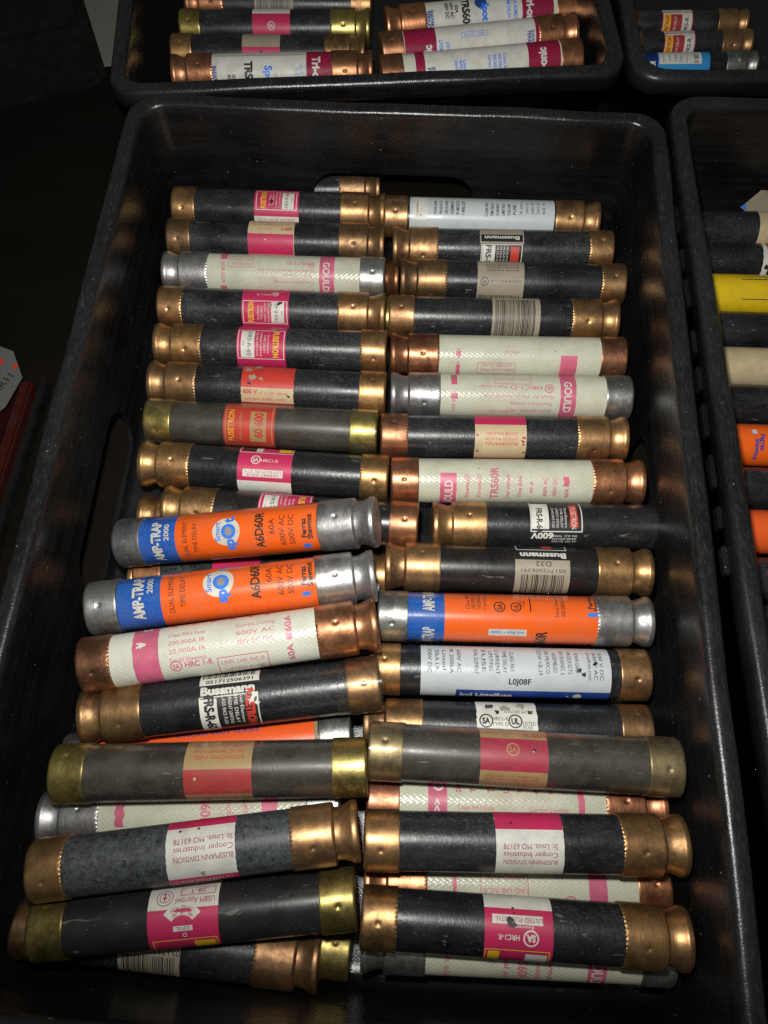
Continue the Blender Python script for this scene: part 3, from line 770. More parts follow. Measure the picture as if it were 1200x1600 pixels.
def f(l):
    l.S(808, 890, 'K'); l.F(808, 887, 1.0, -0.25, 'W', 0.6); l.Rc(810, 836, 0.95, -0.12, 'W'); l.T('FRS-R-60', 822, 0.3, 3.2, 'vd', 'K', l=14, bold=0.03); l.Rc(868, 880, 0.9, -0.05, 'R'); l.T('FUSETRON', 874, 0.4, 2.8, 'vd', 'W', l=13)
    for i, t in enumerate(('Dual-Element', 'TIME DELAY', 'CURRENT LIMITING', 'CLASS RK5 FUSE')): l.T(t, 862 - 6.5 * i, 0.4, 1.4, 'vd', 'W', l=12)
    l.T('600V', 826, -0.42, 3.4, 'hu', 'W', l=12, bold=0.04); l.lines(('AC INT. RATING', '200,000 AMPS RMS', 'IN AC TIME'), 860, -0.65, 1.2, 'hu', 'W', l=13)
fuse('R9', 'black fuse with black and white label marked 600V, its right end cap missing', 'black_fibre', ('q', 'bronze'), None, f, (660, 1019), GR, L=126)
def f(l):
    l.S(805, 892, 'U'); l.Rc(805, 892, 1.3, 0.42, 'K'); l.F(808, 889, 1.3, 0.82, 'W', 0.5); l.Rc(850, 866, 1.2, 0.9, 'R'); l.T('Bussmann', 850, 0.6, 3.4, 'hu', 'W', l=24, bold=0.04)
    l.T('D32', 850, 0.25, 2.8, 'hu', 'K', l=8); l.T('051712506391', 850, -0.03, 1.9, 'hu', 'K', l=23); l.bars(815, 886, -0.2, -0.95)
fuse('R10', 'dark fuse with cream bar code label topped by a black strip', 'brown_black_fibre', ('q', 'bronze'), ('q', 'bronze'), f, (598, 1026), GR)
def f(l):
    l.S(648, 951, 'O', 0.03); l.Rc(636, 694, 4, -4, 'B'); l.T('AMP-TRAP', 668, 0.75, 6.0, 'vu', 'W', l=15, bold=0.03); l.T('AMP-TRAP', 668, -0.85, 6.0, 'vu', 'W', l=15, bold=0.03)
    for i, t in enumerate(('Class RK5', '200,000A I.R.', '160,000A I.R.', 'Current Lim.')): l.T(t, 730 + 9 * i, 0.72, 2.2, 'vu', 'K', l=11)
    l.logo(781, 0.48, 3.0, 'K', orient='vu'); l.logo(807, 0.48, 2.8, 'K', 'UL', 'vu'); l.lines(('LISTED', 'FUSE'), 814, 0.6, 1.2, 'vu', 'K'); l.Rc(829, 831, 0.9, 0.3, 'K')
    for i, t in enumerate(('Ferraz Shawmut', '300,000A I.R.')): l.T(t, 871 + 10 * i, 0.6, 2.2, 'vu', 'K', l=13)
    l.T('Ferraz', 925, 0.75, 2.6, 'vu', 'K', l=9, bold=0.03); l.T('Shawmut', 933, 0.7, 2.6, 'vu', 'K', l=10, bold=0.03); l.Rc(920, 937, 0.32, 0.15, 'B')
    l.Rc(764, 824, -0.42, -0.68, 'W'); l.T('Any Red = Open', 794, -0.55, 1.6, 'hu', 'B', l=17, bold=0.02); l.T('A6D60R', 847, -0.95, 5.5, 'vu', 'K', l=19, bold=0.03)
    for i, t in enumerate(('60A', '600V AC', '500V DC')): l.T(t, 868 + 11 * i, -1.02, 2.2, 'vu', 'K')
    l.T('Ferraz', 926, -1.0, 2.6, 'vu', 'K', l=9, bold=0.03); l.disc(795, -1.12, 6.4, 'W')
fuse('R11', 'bright orange fuse with blue band and nickel ends in the right column', 'black_fibre', ('p', 'nickel'), ('g', 'nickel'), f, (587, 1026), GR, film=(-57, 43))
def f(l):
    l.S(658, 955, 'G', 0.04); l.Rc(714, 955, -0.72, -1.35, 'N')
    for x0, ts in ((672, ('300V DC', '20kA I.R.', 'Listed', 'IR 200kA', '600V AC')), (745, ('DUAL ELEMENT', 'FUSE', 'LIMITING')), (778, ('CURRENT', 'TIME DELAY', 'CLASS RK5')), (845, ('LOW I-B-29', 'IN MEXICO', 'ASSEMBLED', 'DES PLAINES, IL', 'PRODUCTS', 'POWR-GARD'))):
        for i, t in enumerate(ts): l.T(t, x0 + 11.5 * i, 0.45, 2.1, 'vd', 'K', l=14 - (i % 3) * 1.5)
    for i, t in enumerate(('Littelfuse.com', '600 V AC', '300 V DC')): l.T(t, 922 + 9 * i, 0.35, 1.9, 'vd', 'K', l=15)
    l.T('L0J08F', 813, -0.36, 3.0, 'h', 'K', l=11, bold=0.02); l.T('Ind Littelfuse', 762, -0.9, 3.2, 'h', 'W', l=26, bold=0.04); l.disc(905, -0.9, 2.2, 'W'); l.disc(890, -0.9, 0.6, 'W')
    for a, b in ((931, .4), (905, .1), (912, .0)): l.tear(a, b, 1.4, 'K')
fuse('R12', 'black fuse with long pale grey label, blue strip and the code L0J08F', 'black_fibre', ('p', 'bronze'), ('p', 'bronze'), f, (577, 1020), GR)
def f(l):
    l.S(745, 841, 'W', 0.25); l.logo(760, 0.28, 3.4, 'K', bold=0.05); l.lines(('HRCI-R', 'TYPE D'), 782, 0.36, 1.8, 'h', 'K', l=8); l.logo(806, 0.28, 3.4, 'K', 'UL', bold=0.05); l.T('LISTED', 828, 0.2, 1.9, 'h', 'K', l=6); l.T('FUSE', 826, 0.05, 1.6, 'h', 'K')
    l.T('AC/DC INT. RATING', 812, 0.62, 1.5, 'h', 'K', l=14); l.T('C 32 1', 790, -0.4, 3.0, 'h', 'K', l=16)
    for a, b, c in ((765, .82, 2.2), (790, .75, 2.6), (818, .85, 2.6), (830, .6, 1.8), (778, .6, 1.2)): l.tear(a, b, c, 'U' if c > 2.4 else 'dull_fibre')
fuse('R13', 'black fuse with ragged white label bearing two round black marks', 'black_fibre', ('q', 'dark_bronze'), ('p', 'dark_bronze'), f, (565, 1025), GR)
def f(l):
    l.S(752, 858, 'T', 0.1); l.Rc(752, 858, 0.66, -0.45, 'E', 0.05); l.T('600 V', 840, 0.82, 3.0, 'hu', 'D', l=11, bold=0.02); l.T('a. c. int. rating 100,000', 790, 0.84, 1.3, 'hu', 'D', l=18); l.logo(803, 0.3, 2.9, 'T', bold=0.0); l.tear(836, 0.28, 1.0, 'K'); l.tear(835, 0.25, 0.6, 'G')
    l.lines(('UND. LAB. INC. INSPECTED', 'RENEWAL FUSE'), 803, -0.62, 1.3, 'h', 'D', l=24)
fuse('R14', 'dull grey brown fuse on top with faded pink label between tan strips', 'dull_fibre', ('p', 'dark_brass'), ('p', 'dark_brass'), f, (575, 1072), GR, film=(-69, 69))
def f(l):
    l.Rc(668, 698, 1.4, -1.4, 'Q', 0.15); l.T('G', 684, 0.55, 5, 'vu', 'W', bold=0.03); l.T('>>', 682, -0.1, 3.4, 'vu', 'W', bold=0.03)
    for x, t in ((716, 'Shawmut'), (739, 'Tri-onic'), (768, 'TRS60R'), (792, 'Dual el.'), (814, 'Time del.'), (839, '60A'), (862, '600V AC'), (884, '300V DC')): l.T(t, x, 0.75, 3.6 if t == 'TRS60R' else 2.6, 'vu', 'Q', l=12, bold=0.02)
    l.T('Class RK5 Fuse', 744, -0.16, 2.0, 'h', 'Q', l=17); l.T('200,000A IR', 738, -0.42, 2.0, 'h', 'Q', l=15); l.T('Current Limiting', 858, -0.18, 2.0, 'h', 'Q', l=18); l.Rc(905, 915, 0.6, -0.3, 'Q', 0.2)
fuse('R15', 'ivory copper ended fuse with a G band, showing between two dark fuses on top', 'ivory_weave', ('p', 'copper'), ('g', 'copper'), f, (570, 1048), GR, lname='print')
def f(l):
    l.S(775, 882, 'W', 0.1); l.Rc(775, 882, 1.3, 0.42, 'P', 0.05); l.lines(('BUSSMANN DIVISION', 'Cooper Industries', 'St. Louis, MO 63178'), 829, -0.62, 2.3, 'hu', 'M', 1.45, l=23); l.tear(820, 0.15, 1.2, 'G'); l.tear(800, 0.62, 0.6, 'K')
fuse('R16', 'black fuse on top with a broad pink strip over maroon printed address', 'black_fibre', ('p', 'bronze'), ('g', 'bronze'), f, (566, 1082), GR)
def f(l):
    l.F(750, 826, 1.1, -0.75, 'Q', 0.35); l.T('LISTED FUSE', 789, 0.22, 2.2, 'hu', 'Q', l=17); l.T('UND. LAB. INC.\u00ae', 789, -0.22, 2.2, 'hu', 'Q', l=20); l.Rc(922, 951, 1.4, -1.4, 'Q', 0.15); l.Rc(706, 712, 0.25, -0.3, 'Q', 0.2); l.logo(893, -0.55, 2.8, 'Q', orient='hu')
fuse('R17', 'ivory copper ended fuse with boxed pink print behind the foremost black fuse', 'ivory_weave', ('g', 'copper'), ('p', 'copper'), f, (564, 1055), GR, lname='print')
def f(l):
    l.S(758, 866, 'P', 0.05); l.Rc(758, 866, 1.4, 0.55, 'W', 0.05); l.Rc(770, 850, 0.36, 0.08, 'W'); l.T('LISTED FUSE 271L', 812, 0.22, 1.8, 'hu', 'M', l=20); l.T('Bussmann', 820, 0.0, 1.2, 'hu', 'W', l=8)
    l.logo(831, -0.32, 3.3, 'W', orient='hu', bold=0.05); l.T('HRC1-R', 796, -0.32, 2.2, 'hu', 'W', l=9, bold=0.02); l.F(760, 862, -0.68, -1.3, 'Y', 0.4); l.Rc(765, 783, -0.74, -1.2, 'Y'); l.Rc(824, 858, -0.78, -1.2, 'W')
    for a, b, c in ((797, .22, 1.6), (803, .05, 1.5), (803, .55, 0.7), (805, .42, 0.5), (798, .1, 1.2)): l.tear(a, b, c, 'K')
fuse('R18', 'black fuse on top with white over pink label, foremost large one', 'black_fibre', ('s', 'bronze'), ('g', 'bronze'), f, (562, 1087), GR)
def f(l):
    l.Rc(919, 948, 1.4, -1.4, 'Q', 0.15); l.T('GOULD', 934, -0.7, 5.0, 'vd', 'W', l=19, bold=0.02)
    for x, t, h in ((862, 'Shawmut', 2.8), (843, 'Tri-onic', 2.8), (818, 'TRS60R', 4.4), (793, 'Dual el.', 2.6)): l.T(t, x, -0.55, h, 'vd', 'Q', l=16, bold=0.02)
    l.T('60A 60A', 700, -0.6, 2.6, 'vd', 'Q', l=18)
fuse('R19', 'ivory nickel ended fuse lying at the very front beneath the black one', 'ivory_weave', ('g', 'nickel'), ('p', 'nickel'), f, (564, 1058), GR, lname='print')

# ---- the upper layer at the left
def amptrap(bx0, bx1, ox1, dy=0.0):
    def f(l):
        w = (ox1 - bx0)
        q = lambda t: bx0 + w * t
        l.S(bx1 - 6, ox1, 'O', 0.03); l.Rc(bx0, bx1, 4, -4, 'B')
        l.T('AMP-TRAP', q(0.105), dy + 0.02, 5.2, 'vu', 'W', l=23, bold=0.04); l.T('2000', q(0.165), dy + 0.42, 2.8, 'vu', 'W', l=9, bold=0.02)
        l.T('DUAL ELEMENT', q(0.268), dy + 0.05, 2.7, 'vu', 'K', l=20); l.T('TIME DELAY', q(0.325), dy + 0.08, 2.7, 'vu', 'K', l=16)
        l.disc(q(0.505), dy + 0.24, 7.4, 'W')
        l.T('Smart', q(0.455), dy + 0.26, 2.9, 'vu', 'B', l=10, bold=0.02); l.T('sp', q(0.515), dy - 0.32, 5.4, 'vu', 'B', l=6.5, bold=0.05); l.T('t.', q(0.515), dy + 0.72, 5.4, 'vu', 'B', l=4, bold=0.05)
        l.disc(q(0.518), dy + 0.24, 3.9, 'B', True); l.disc(q(0.518), dy + 0.24, 2.2, 'U', True)
        l.T('A6D60R', q(0.685), dy + 0.2, 4.6, 'vu', 'K', l=20, bold=0.03); l.T('60A', q(0.755), dy + 0.3, 3.0, 'vu', 'K', l=8); l.T('600V AC', q(0.81), dy + 0.1, 3.0, 'vu', 'K', l=16); l.T('500V DC', q(0.86), dy + 0.1, 3.0, 'vu', 'K', l=16)
        l.T('Ferraz', q(0.927), dy + 0.12, 2.8, 'vu', 'K', l=10, bold=0.04); l.T('Shawmut', q(0.958), dy + 0.17, 2.8, 'vu', 'K', l=13, bold=0.04); l.Rc(q(0.915), q(0.955), dy - 0.52, dy - 0.68, 'B')
    return f
GU = 'fuses piled on top at the left of the main tray'
fuse('A1', 'bright orange fuse with blue band and white round emblem, upper of the pair', 'black_fibre', ('p', 'nickel'), ('q', 'nickel'), amptrap(216, 279, 510, -0.14), (171, 598), GU, film=(-55, 44))
fuse('A2', 'glossy orange fuse with blue band, directly above the ivory fuse with the G band', 'black_fibre', ('p', 'nickel'), ('q', 'nickel'), amptrap(178, 247, 496, 0.20), (126, 587), GU, film=(-55, 44))
def f(l):
    l.Rc(206, 246, 1.4, -1.4, 'Q', 0.15); l.T('G', 226, 0.98, 5, 'h', 'W', bold=0.03); l.T('>', 222, 0.42, 4.0, 'h', 'W', bold=0.04); l.T('>', 217, 0.42, 4.0, 'h', 'W', bold=0.04)
    l.lines(('Class RK5 Fuse', '200,000A IR', '20,000A IR', 'Gould Shawmut'), 290, 0.62, 2.1, 'h', 'Q', 1.9, l=17); l.logo(270, -0.52, 2.8, 'Q'); l.T('HRC 1-R', 305, -0.5, 3.0, 'h', 'Q', l=13, bold=0.02)
    l.lines(('Current Limiting', '600V AC', '300V DC TBRL'), 397, 0.66, 2.2, 'h', 'Q', 1.9, l=18); l.F(333, 412, -0.42, -1.1, 'Q', 0.4); l.T('UND. LAB. INC.\u00ae', 373, -0.62, 2.2, 'h', 'Q', l=20); l.T('LISTED FUSE', 373, -0.88, 2.0, 'h', 'Q', l=18)
    l.T('60A', 447, 0.5, 3.2, 'vu', 'Q', l=9, bold=0.02); l.T('60A', 447, -0.6, 3.2, 'vu', 'Q', l=9, bold=0.02); l.Rc(443, 452, 0.12, -0.12, 'Q', 0.3)
    for x, t in ((267, 'Shawmut'), (300, 'Tri-onic'), (330, 'TRS60R'), (360, 'Dual el.'), (388, '60A'), (415, '600V AC')): l.T(t, x, 1.0, 2.6, 'vu', 'Q', l=10, bold=0.02)
fuse('A3', 'ivory fuse lying tilted, pink lines of upright print, copper ends', 'white_weave', ('s', 'dull_copper'), ('g', 'copper'), f, (118, 587), GU, lname='print', )
def f(l):
    l.S(308, 404, 'K', 0.1); l.Rc(308, 404, 1.3, 0.60, 'W', 0.1); l.bars(312, 398, 1.1, 0.84); l.T('051712506391', 356, 0.72, 2.2, 'h', 'K', l=22, bold=0.02); l.T('Bussmann', 354, 0.40, 4.0, 'h', 'W', l=25, bold=0.05)
    l.F(308, 402, 0.18, -1.2, 'W', 0.6); l.Rc(310, 336, 0.1, -1.2, 'W'); l.T('FRS-R-60', 324, -0.5, 4.4, 'vd', 'K', l=18, bold=0.05)
    for i, t in enumerate(('Dual-Element', 'TIME DELAY', 'CURRENT LIMITING', 'CLASS RK5 FUSE')): l.T(t, 376 - 9.5 * i, -0.35, 1.7, 'vd', 'W', l=16)
    l.T('FUSETRON', 389, -0.4, 3.8, 'vd', 'R', l=19, bold=0.06)
    for a, b, c in ((396, .05, 1.8), (391, -.1, 1.6), (399, -.2, 1.4), (345, 1.0, 2.2)): l.tear(a, b, c, 'W')
fuse('A4', 'black fuse lying tilted with black and white label, white brand word and bar code', 'black_fibre', ('q', 'dark_bronze'), ('p', 'dark_bronze'), f, (114, 597), GU, film=(50, 71))
def f(l):
    l.S(130, 499, 'V', 0.03); l.Rc(496, 502, 4, -4, 'C'); l.T('UNDER 600V SERIES', 340, 0.55, 2.0, 'h', 'N', l=40, bold=0.01)
fuse('A5', 'orange red fuse mostly buried, with nickel right end, showing beneath the black tilted fuse', 'black_fibre', ('p', 'nickel'), ('p', 'nickel'), f, (85, 556), GU)
def f(l):
    l.S(287, 392, 'T', 0.1); l.Rc(287, 392, 0.02, -0.80, 'D', 0.08); l.lines(('ECONOMY FUSE', 'AN ECONOMY FUSE', 'FOR 250 VOLTS'), 340, 0.42, 1.9, 'hu', 'R', 1.6, l=22); l.T('Chicago, Illinois', 350, 0.85, 1.5, 'hu', 'R', l=18); l.T('THIS FUSE', 340, -0.9, 1.6, 'h', 'T', l=22); l.tear(305, -0.28, 0.9, 'C')
fuse('A6', 'dull grey brown fuse on top with tan and dark red label, brass ends', 'dull_fibre', ('p', 'brass'), ('p', 'brass'), f, (76, 571), GU, film=(-56, 56))
def f(l):
    l.Rc(178, 192, 0.35, -0.4, 'Q', 0.6); l.T('TRS60R', 322, 0.3, 4.6, 'vd', 'Q', l=19, bold=0.02); l.T('Tri-onic\u00ae', 360, 0.42, 3.0, 'vd', 'Q', l=15); l.T('Shawmut\u00ae', 385, 0.5, 3.0, 'vd', 'Q', l=15); l.Rc(410, 436, 1.4, -1.4, 'Q', 0.15)
fuse('A7', 'dirty ivory fuse with nickel left end half hidden beneath the dull brass ended fuse', 'ivory_weave', ('g', 'nickel'), ('p', 'nickel'), f, (51, 535), GU, lname='print')
def f(l):
    l.S(257, 366, 'W', 0.15); l.Rc(257, 366, 1.3, 0.72, 'P', 0.05); l.lines(('BUSSMANN DIVISION', 'Cooper Industries', 'St. Louis, MO 63178'), 316, -0.28, 2.4, 'hu', 'M', 1.5, l=25); l.Rc(257, 366, -0.84, -1.4, 'P'); l.T('LISTED FUSE 271L', 315, -0.93, 1.7, 'hu', 'W', l=22)
    l.tear(278, 0.62, 0.6, 'K'); l.tear(308, 0.65, 0.8, 'K'); l.tear(305, -0.66, 1.6, 'G'); l.tear(312, -0.74, 1.3, 'U')
fuse('A8', 'mottled blue black fuse on top with white label under a pink strip', 'mottled_fibre', ('s', 'bronze'), ('g', 'bronze'), f, (35, 562), GU)
def f(l):
    l.S(230, 340, 'P', 0.05); l.Rc(230, 340, 1.4, 0.18, 'W', 0.05); l.T('USBM Approval', 303, 0.40, 2.6, 'hu', 'M', l=17); l.F(279, 334, 0.82, 0.58, 'M', 0.3); l.T('28-T', 306, 0.7, 2.4, 'hu', 'M', l=7); l.ring(255, 0.55, 3.6, 'M', 0.3); l.ring(255, 0.55, 2.3, 'M', 0.3); l.T('\u2020', 255, 0.55, 3.0, 'hu', 'M', bold=0.03)
    l.ring(284, -0.45, 10.0, 'W', 4.4, 38, 142); 
    for word, rad, half in (('UND. LAB. INC.', 6.5, 40), ('LISTED FUSE', 8.7, 33)):
        for i, ch in enumerate(word):
            t = math.radians(90 + half - i * 2 * half / (len(word) - 1))
            if ch != ' ': l.T(ch, 284 - rad * math.cos(t) * 3.68, math.sin(math.asin(-0.45) + rad * math.sin(t) / 12.45), 1.35, 'hu', 'M')
    l.Rc(270, 300, -0.34, -0.5, 'W'); l.T('271L', 285, -0.42, 1.4, 'hu', 'M', l=6); l.T('D', 287, -0.62, 2.0, 'hu', 'W'); l.F(236, 336, -0.74, -1.3, 'Y', 0.4); l.Rc(300, 332, -0.82, -1.2, 'Y')
fuse('A9', 'dark fuse at front left, white and pink label with round seal, brass ends', 'dull_black_fibre', ('p', 'brass'), ('p', 'brass'), f, (41, 555), GU)
def f(l):
    l.S(190, 287, 'U', 0.1); l.T('051712506391', 245, -0.28, 2.4, 'hu', 'K', l=24); l.bars(196, 282, -0.42, -1.0)
fuse('A10', 'black fuse at the very front with bar code label and grooved bronze end', 'black_fibre', ('p', 'dark_bronze'), ('g', 'bronze'), f, (14, 500), GU)
fuse('A11', 'buried fuse showing only a brass end beside the foremost grooved bronze end', 'black_fibre', ('p', 'brass'), ('p', 'brass'), None, None, GU)
GB = 'fuses of the bottom layer peeping through gaps'
fuse('Y1', 'copper fuse end glowing deep in the centre gap beside the nickel ended ivory fuse', 'black_fibre', ('p', 'copper'), ('g', 'copper'), None, None, GB)
fuse('Y2', 'brass fuse end in the centre gap beside the nickel ended ivory fuse', 'black_fibre', ('p', 'brass'), ('p', 'brass'), None, None, GB)
fuse('Y3', 'nickel fuse end low in the centre gap beside the orange fuses', 'black_fibre', ('g', 'bronze'), ('p', 'nickel'), None, None, GB)
fuse('G1', 'copper ended fuse seen through the handle slot in the back wall of the tray', 'black_fibre', ('p', 'dark_bronze'), ('g', 'dark_bronze'), None, None, None)

# ---- tray behind: pink and white fuses
GT = 'fuses in the tray behind'
def f(l):
    l.S(316, 530, 'W', 0.03); l.Rc(316, 328, 4, -4, 'P'); l.Rc(481, 531, 4, -4, 'P'); l.T('Tri-onic', 497, -0.05, 5.4, 'vd', 'W', l=22, bold=0.05)
    l.T('FERRAZ', 333, -0.15, 2.6, 'vd', 'N', l=13, bold=0.04); l.T('SHAWMUT', 338, -0.15, 2.6, 'vd', 'N', l=14, bold=0.04)
    for x, t in ((360, '600V AC'), (367, '500V DC'), (376, '60A')): l.T(t, x, -0.5, 2.4, 'vd', 'K', l=12 if len(t) > 3 else 6, bold=0.03)
    l.T('TRS60R', 391, -0.25, 5.4, 'vd', 'K', l=22, bold=0.05); l.T('Spot', 422, -0.15, 5.2, 'vd', 'B', l=13, bold=0.04); l.T('Smart', 433, -0.35, 2.4, 'vd', 'Q', l=8); l.T('TIME DELAY', 466, -0.3, 2.6, 'vd', 'A', l=14); l.T('DUAL ELEMENT', 473, -0.3, 2.6, 'vd', 'A', l=16); l.Rc(316, 481, 0.88, 0.84, 'U')
fuse('B1', 'cream fuse with pink right end, black and blue print, nearest the rim behind', 'white_weave', ('g', 'copper'), ('g', 'dull_copper'), f, (268, 585), GT)
def f(l):
    l.S(391, 450, 'P'); l.Rc(391, 450, 1.3, 0.35, 'U'); l.Rc(399, 444, 0.05, -0.3, 'W'); l.T('LISTED FUSE', 421, -0.1, 1.6, 'hu', 'M', l=17); l.tear(421, 0.1, 1.2, 'K')
fuse('B2', 'black fuse with bronze ends and grey topped pink label, tray behind', 'black_fibre', ('p', 'bronze'), ('g', 'bronze'), f, (278, 582), GT)
def f(l):
    l.S(411, 471, 'P'); l.Rc(411, 471, 1.3, 0.75, 'W'); l.logo(441, 0.15, 2.8, 'W'); l.Rc(411, 471, -0.55, -1.2, 'W'); l.T('600 V INT. RATING', 441, -0.7, 1.6, 'hu', 'M', l=24)
fuse('B3', 'black fuse with olive brass left end and white round mark on pink, tray behind', 'black_fibre', ('p', 'brass'), ('g', 'brass'), f, (293, 598), GT)
def f(l):
    l.S(418, 480, 'U'); l.bars(421, 477, 0.4, -0.7, 'K')
fuse('B4', 'black fuse with bar code label at the top edge, tray behind', 'black_fibre', ('g', 'copper'), ('p', 'bronze'), f, (305, 605), GT)
def f(l):
    l.S(640, 872, 'W', 0.03); l.Rc(640, 655, 4, -4, 'P'); l.Rc(820, 872, 4, -4, 'P'); l.T('Tri-onic', 842, -0.1, 5.6, 'vu', 'W', l=22, bold=0.05)
    l.T('FERRAZ', 661, -0.3, 2.6, 'vd', 'N', l=13, bold=0.04); l.T('SHAWMUT', 668, -0.3, 2.6, 'vd', 'N', l=14, bold=0.04)
    for x, t in ((705, 'Gould Inc'), (712, '60A'), (718, 'Listed'), (758, 'Current Lim.'), (766, '300,000A IR'), (774, '200,000A IR'), (782, 'Class RK5')): l.T(t, x, 0.1, 2.2, 'vd', 'B', l=13 if x > 750 else 9, bold=0.02)
fuse('C1', 'white fuse tilted, pink block at its right end, resting against the rim behind', 'white_weave', ('p', 'dull_copper'), ('p', 'copper'), f, (585, 910), GT)
def f(l):
    l.S(620, 848, 'W', 0.03); l.Rc(620, 671, 4, -4, 'P'); l.Rc(833, 848, 4, -4, 'P'); l.T('Tri-onic', 656, -0.65, 5.6, 'vu', 'W', l=22, bold=0.05); l.F(712, 755, 0.62, 0.36, 'B', 0.3); l.T('Any Red = Open', 733, 0.5, 1.8, 'h', 'B', l=15)
    l.T('ELEMENT', 678, -0.1, 2.8, 'vu', 'B', l=12, bold=0.02); l.T('DELAY', 689, -0.1, 2.8, 'vu', 'B', l=9, bold=0.02); l.T('Smart Spot', 728, -0.75, 4.0, 'vu', 'B', l=14, bold=0.04); l.T('TRS60R', 765, -0.95, 5.0, 'vd', 'K', l=20, bold=0.05); l.T('FERRAZ', 822, -0.1, 2.4, 'vd', 'N', l=12, bold=0.03); l.T('SHAWMUT', 828, -0.1, 2.4, 'vd', 'N', l=13, bold=0.03)
fuse('C2', 'white tilted fuse with a pink block at its left end, tray behind', 'white_weave', ('p', 'dull_copper'), ('g', 'copper'), f, (583, 905), GT)
def f(l):
    l.S(642, 864, 'W', 0.03); l.Rc(642, 652, 4, -4, 'P'); l.Rc(812, 864, 4, -4, 'P'); l.T('Tri-onic', 826, 0.15, 5.6, 'vd', 'W', l=22, bold=0.05); l.T('FERRAZ', 658, 0.1, 2.6, 'vd', 'N', l=12, bold=0.04); l.T('SHAWMUT', 664, 0.1, 2.6, 'vd', 'N', l=13, bold=0.04)
    for x, t in ((689, '500V DC'), (697, '600V AC'), (705, '60A')): l.T(t, x, 0.55, 2.6, 'vd', 'K', l=12 if len(t) > 3 else 6, bold=0.03)
    l.T('TRS60R', 720, 0.3, 5.4, 'vd', 'K', l=22, bold=0.05); l.disc(745, 0.75, 4.5, 'N'); l.T('Spot', 752, 0.3, 5.0, 'vd', 'B', l=12, bold=0.05); l.T('TIME DELAY', 790, 0.4, 2.8, 'vd', 'B', l=14, bold=0.02); l.T('DUAL ELEMENT', 801, 0.35, 2.8, 'vd', 'B', l=16, bold=0.02); l.F(730, 775, -0.3, -0.56, 'B', 0.3); l.T('Any Red = Open', 752, -0.43, 1.8, 'hu', 'B', l=15)
fuse('C3', 'white tilted fuse with bold black type code, at the top of the tray behind', 'white_weave', ('g', 'copper'), ('p', 'copper'), f, (590, 905), GT)

# ---- tray at the far right corner: thinner fuses
GE = 'thin fuses in the far right tray'
def f(l):
    l.S(1003, 1101, 'A'); l.Rc(1003, 1021, 4, -4, 'N'); l.Rc(1023, 1088, 0.98, 0.22, 'W'); l.T('KLSR', 1013, -0.1, 4.0, 'vd', 'W', l=10, bold=0.05)
    for i, t in enumerate(('Time Delay', '600V AC', '200kA IR', 'Class J', 'Fast acting')): l.T(t, 1030 + 9 * i, 0.62, 1.6, 'vd', 'N', l=6)
    l.T('IDSR 15', 1080, 0.6, 3.2, 'vd', 'K', l=7, bold=0.03); l.Rc(1024, 1074, -0.85, -1.2, 'C')
fuse('E1', 'thin black fuse wrapped in a light blue label, nickel end, far corner tray', 'black_fibre', ('p', 'nickel'), ('q', 'nickel'), f, (975, 1176), GE, L=96, R=9.6, k=0.8)
def g(x):
    def f(l):
        l.S(x, x + 48, 'W'); l.Rc(x + 2, x + 13, 0.7, -0.85, 'Y'); l.T('FUSETRON', x + 7, 0, 3.0, 'vu', 'R', l=13, bold=0.04); l.Rc(x + 13, x + 31, 0.7, -0.85, 'D'); l.T('TIME DELAY', x + 20, 0, 2.0, 'vu', 'W', l=12); l.F(x, x + 48, 0.85, -0.95, 'P', 0.6); l.T('FRS-R', x + 38, 0, 3.0, 'vu', 'K', l=10, bold=0.02)
    return f
fuse('E2', 'thin black fuse with red and yellow label, touching the blue labelled one', 'black_fibre', ('p', 'bronze'), ('q', 'bronze'), g(1036), (975, 1176), GE, L=96, R=9.6, k=0.8)
fuse('E3', 'thin black fuse with red and yellow label at the top edge, far corner tray', 'black_fibre', ('p', 'bronze'), ('q', 'bronze'), g(1038), (975, 1176), GE, L=96, R=9.6, k=0.8)
fuse('E4', 'nickel ended fuse cut by the picture edge beside the blue labelled fuse', 'black_fibre', ('q', 'nickel'), ('p', 'nickel'), None, None, GE, L=96, R=9.6, k=0.8)
fuse('E5', 'fuse with grooved nickel end behind the one by the rim at the right edge', 'black_fibre', ('q', 'nickel'), ('p', 'nickel'), None, None, GE, L=96, R=9.6, k=0.8)
fuse('E6', 'fuse with shiny olive brass end at the top right corner', 'black_fibre', ('p', 'brass'), ('p', 'brass'), None, None, GE, L=96, R=9.6, k=0.8)

# ---- tray at the right
GQ = 'fuses in the tray at the right'
def f(l):
    l.S(1175, 1290, 'C'); l.logo(1196, 0.7, 2.4, 'K'); l.lines(('MADE IN', 'U.S.A. BY', 'Bussmann', 'St. Louis'), 1196, 0.1, 1.7, 'hu', 'K', 1.6, l=7)
fuse('Q1', 'black fuse with cream label at the right, furthest back in the right hand tray', 'black_fibre', ('p', 'bronze'), ('p', 'bronze'), f, (1050, 1376), GQ)
def f(l):
    l.S(1180, 1290, 'W', 0.2); l.Rc(1187, 1290, 0.98, 0.25, 'D', 0.1); l.T('FUSE', 1200, 0.6, 3.0, 'h', 'W', l=9)
    for a, b, c in ((1188, -.2, 2.2), (1193, -.5, 2.6), (1198, -.75, 2.0)): l.tear(a, b, c, 'K')
fuse('Q2', 'black fuse with torn white and dark red label, just behind the yellow one', 'black_fibre', ('p', 'bronze'), ('p', 'bronze'), f, (1057, 1389), GQ)
